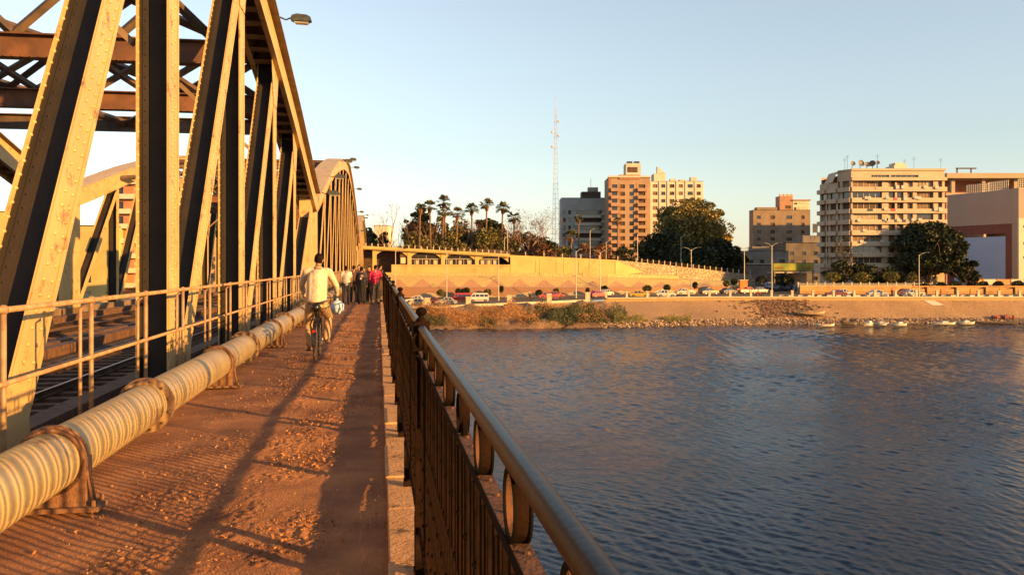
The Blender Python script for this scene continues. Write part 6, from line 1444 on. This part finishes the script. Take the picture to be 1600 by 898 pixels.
mb = MB(); mb.ell((0, -.20, 1.2), (.16, .10, .22), 14, 10); mb.tube([(-.1, -.1, 1.38), (-.11, .02, 1.42), (-.11, .09, 1.25)], .022, 6); mb.tube([(.1, -.1, 1.38), (.11, .02, 1.42), (.11, .09, 1.25)], .022, 6); mb.build('pack', black, RS, True)
mb = MB(); mb.box((.03, -.297, 1.26), (.1, .012, .07), .0); mb.box((-.02, -.3, 1.14), (.07, .012, .09)); mb.build('print', M('white_red_print', (.7, .6, .6), (.5, .05, .08), sc=30, lo=.48, hi=.52), RS)
ped('person in dark red facing the group beside the rucksack', -.42, 38.8, 2.2, stand(1.70, 0, .04, 'fold'), shirt=cloth('dark_red_top', (.28, .04, .04)), trousers=black, yaw=.2)
ped('person in a bright pink shirt with right hand towards the balustrade', -.16, 37.7, -.15, stand(1.74, .03, .08, 'lean'), shirt=cloth('pink_shirt', (.75, .04, .14), (.62, .03, .1)), trousers=greyt, sleeve=1)
ped('person in dark clothes leaning by the balustrade beyond the pink shirt', .0, 39.5, -.9, stand(1.78, .05, .03, 'fold'), shirt=cloth('dark_brown_shirt', (.08, .045, .035)), trousers=cloth('tan_trousers', (.2, .13, .08)))
# tiny walkers on the far bank
def walker(label, p, d, c, zoff=.13):
    T = thing('person', label, 'person', (px(p, d), d, road_z(px(p, d))+zoff), random.uniform(-1, 1)); person(T, stand(1.7, 0, .12), cloth('walker_%d' % p, c), black, voxel=.05, fingers=False)
walker('tiny walker in dark clothes on the far promenade by a red car', 829, 164, (.1, .05, .04)); walker('tiny walker in red between two white posts near the silver car', 1394, 176, (.5, .05, .03), 0); walker('tiny walker in pale clothes on the lower embankment ledge', 827, 190, (.5, .4, .3), 0)
# motorcycle on the promenade road
MT = thing('motorcycle', 'small motorcycle passing on the promenade road behind the balustrade', 'motorcycle', (px(1185, 176), 176, road_z(px(1185, 176))), .1)
for x in (-.62, .62): mb = MB(); mb.tube([(x, -.05, .3), (x, .05, .3)], .3, 14); mb.build('wheel', tyre, MT)
mb = MB(); mb.tube([(-.5, 0, .55), (-.1, 0, .75), (.2, 0, .8), (.45, 0, .7)], [.1, .13, .16, .08], 8); mb.tube([(.62, 0, .3), (.4, 0, .95)], .05, 6); mb.box((0, 0, .4), (.5, .25, .3)); mb.build('frame', M('red_motorcycle', (.5, .06, .04)), MT)
mb = MB(); mb.tube([(.38, -.3, 1.02), (.4, 0, .98), (.38, .3, 1.02)], .03, 6); mb.build('handlebar', bkm, MT)
T = thing('person', 'tiny rider in a white shirt on the motorcycle', 'person', MT.location, MT.rotation_euler.z-math.pi/2)
Jr = stand(1.72, .08, 0); off = lambda v, dy, dz: (v[0], v[1]+dy, v[2]+dz)
for k_ in list(Jr):
    if k_[:2] in ('he', 'ne', 'ch', 'pe', 'sh', 'hi'): Jr[k_] = off(Jr[k_], -.15, -.08)
for s_, g in (('L', -1), ('R', 1)): Jr['kn'+s_] = (g*.2, .25, .72); Jr['an'+s_] = (g*.2, .1, .32); Jr['toe'+s_] = (g*.22, .25, .3); Jr['el'+s_] = (g*.3, .12, 1.15); Jr['wr'+s_] = (g*.3, .34, 1.05); Jr['hand'+s_] = (g*.29, .4, 1.03)
person(T, Jr, cloth('rider_white', (.7, .65, .6)), denim, voxel=.05, fingers=False)
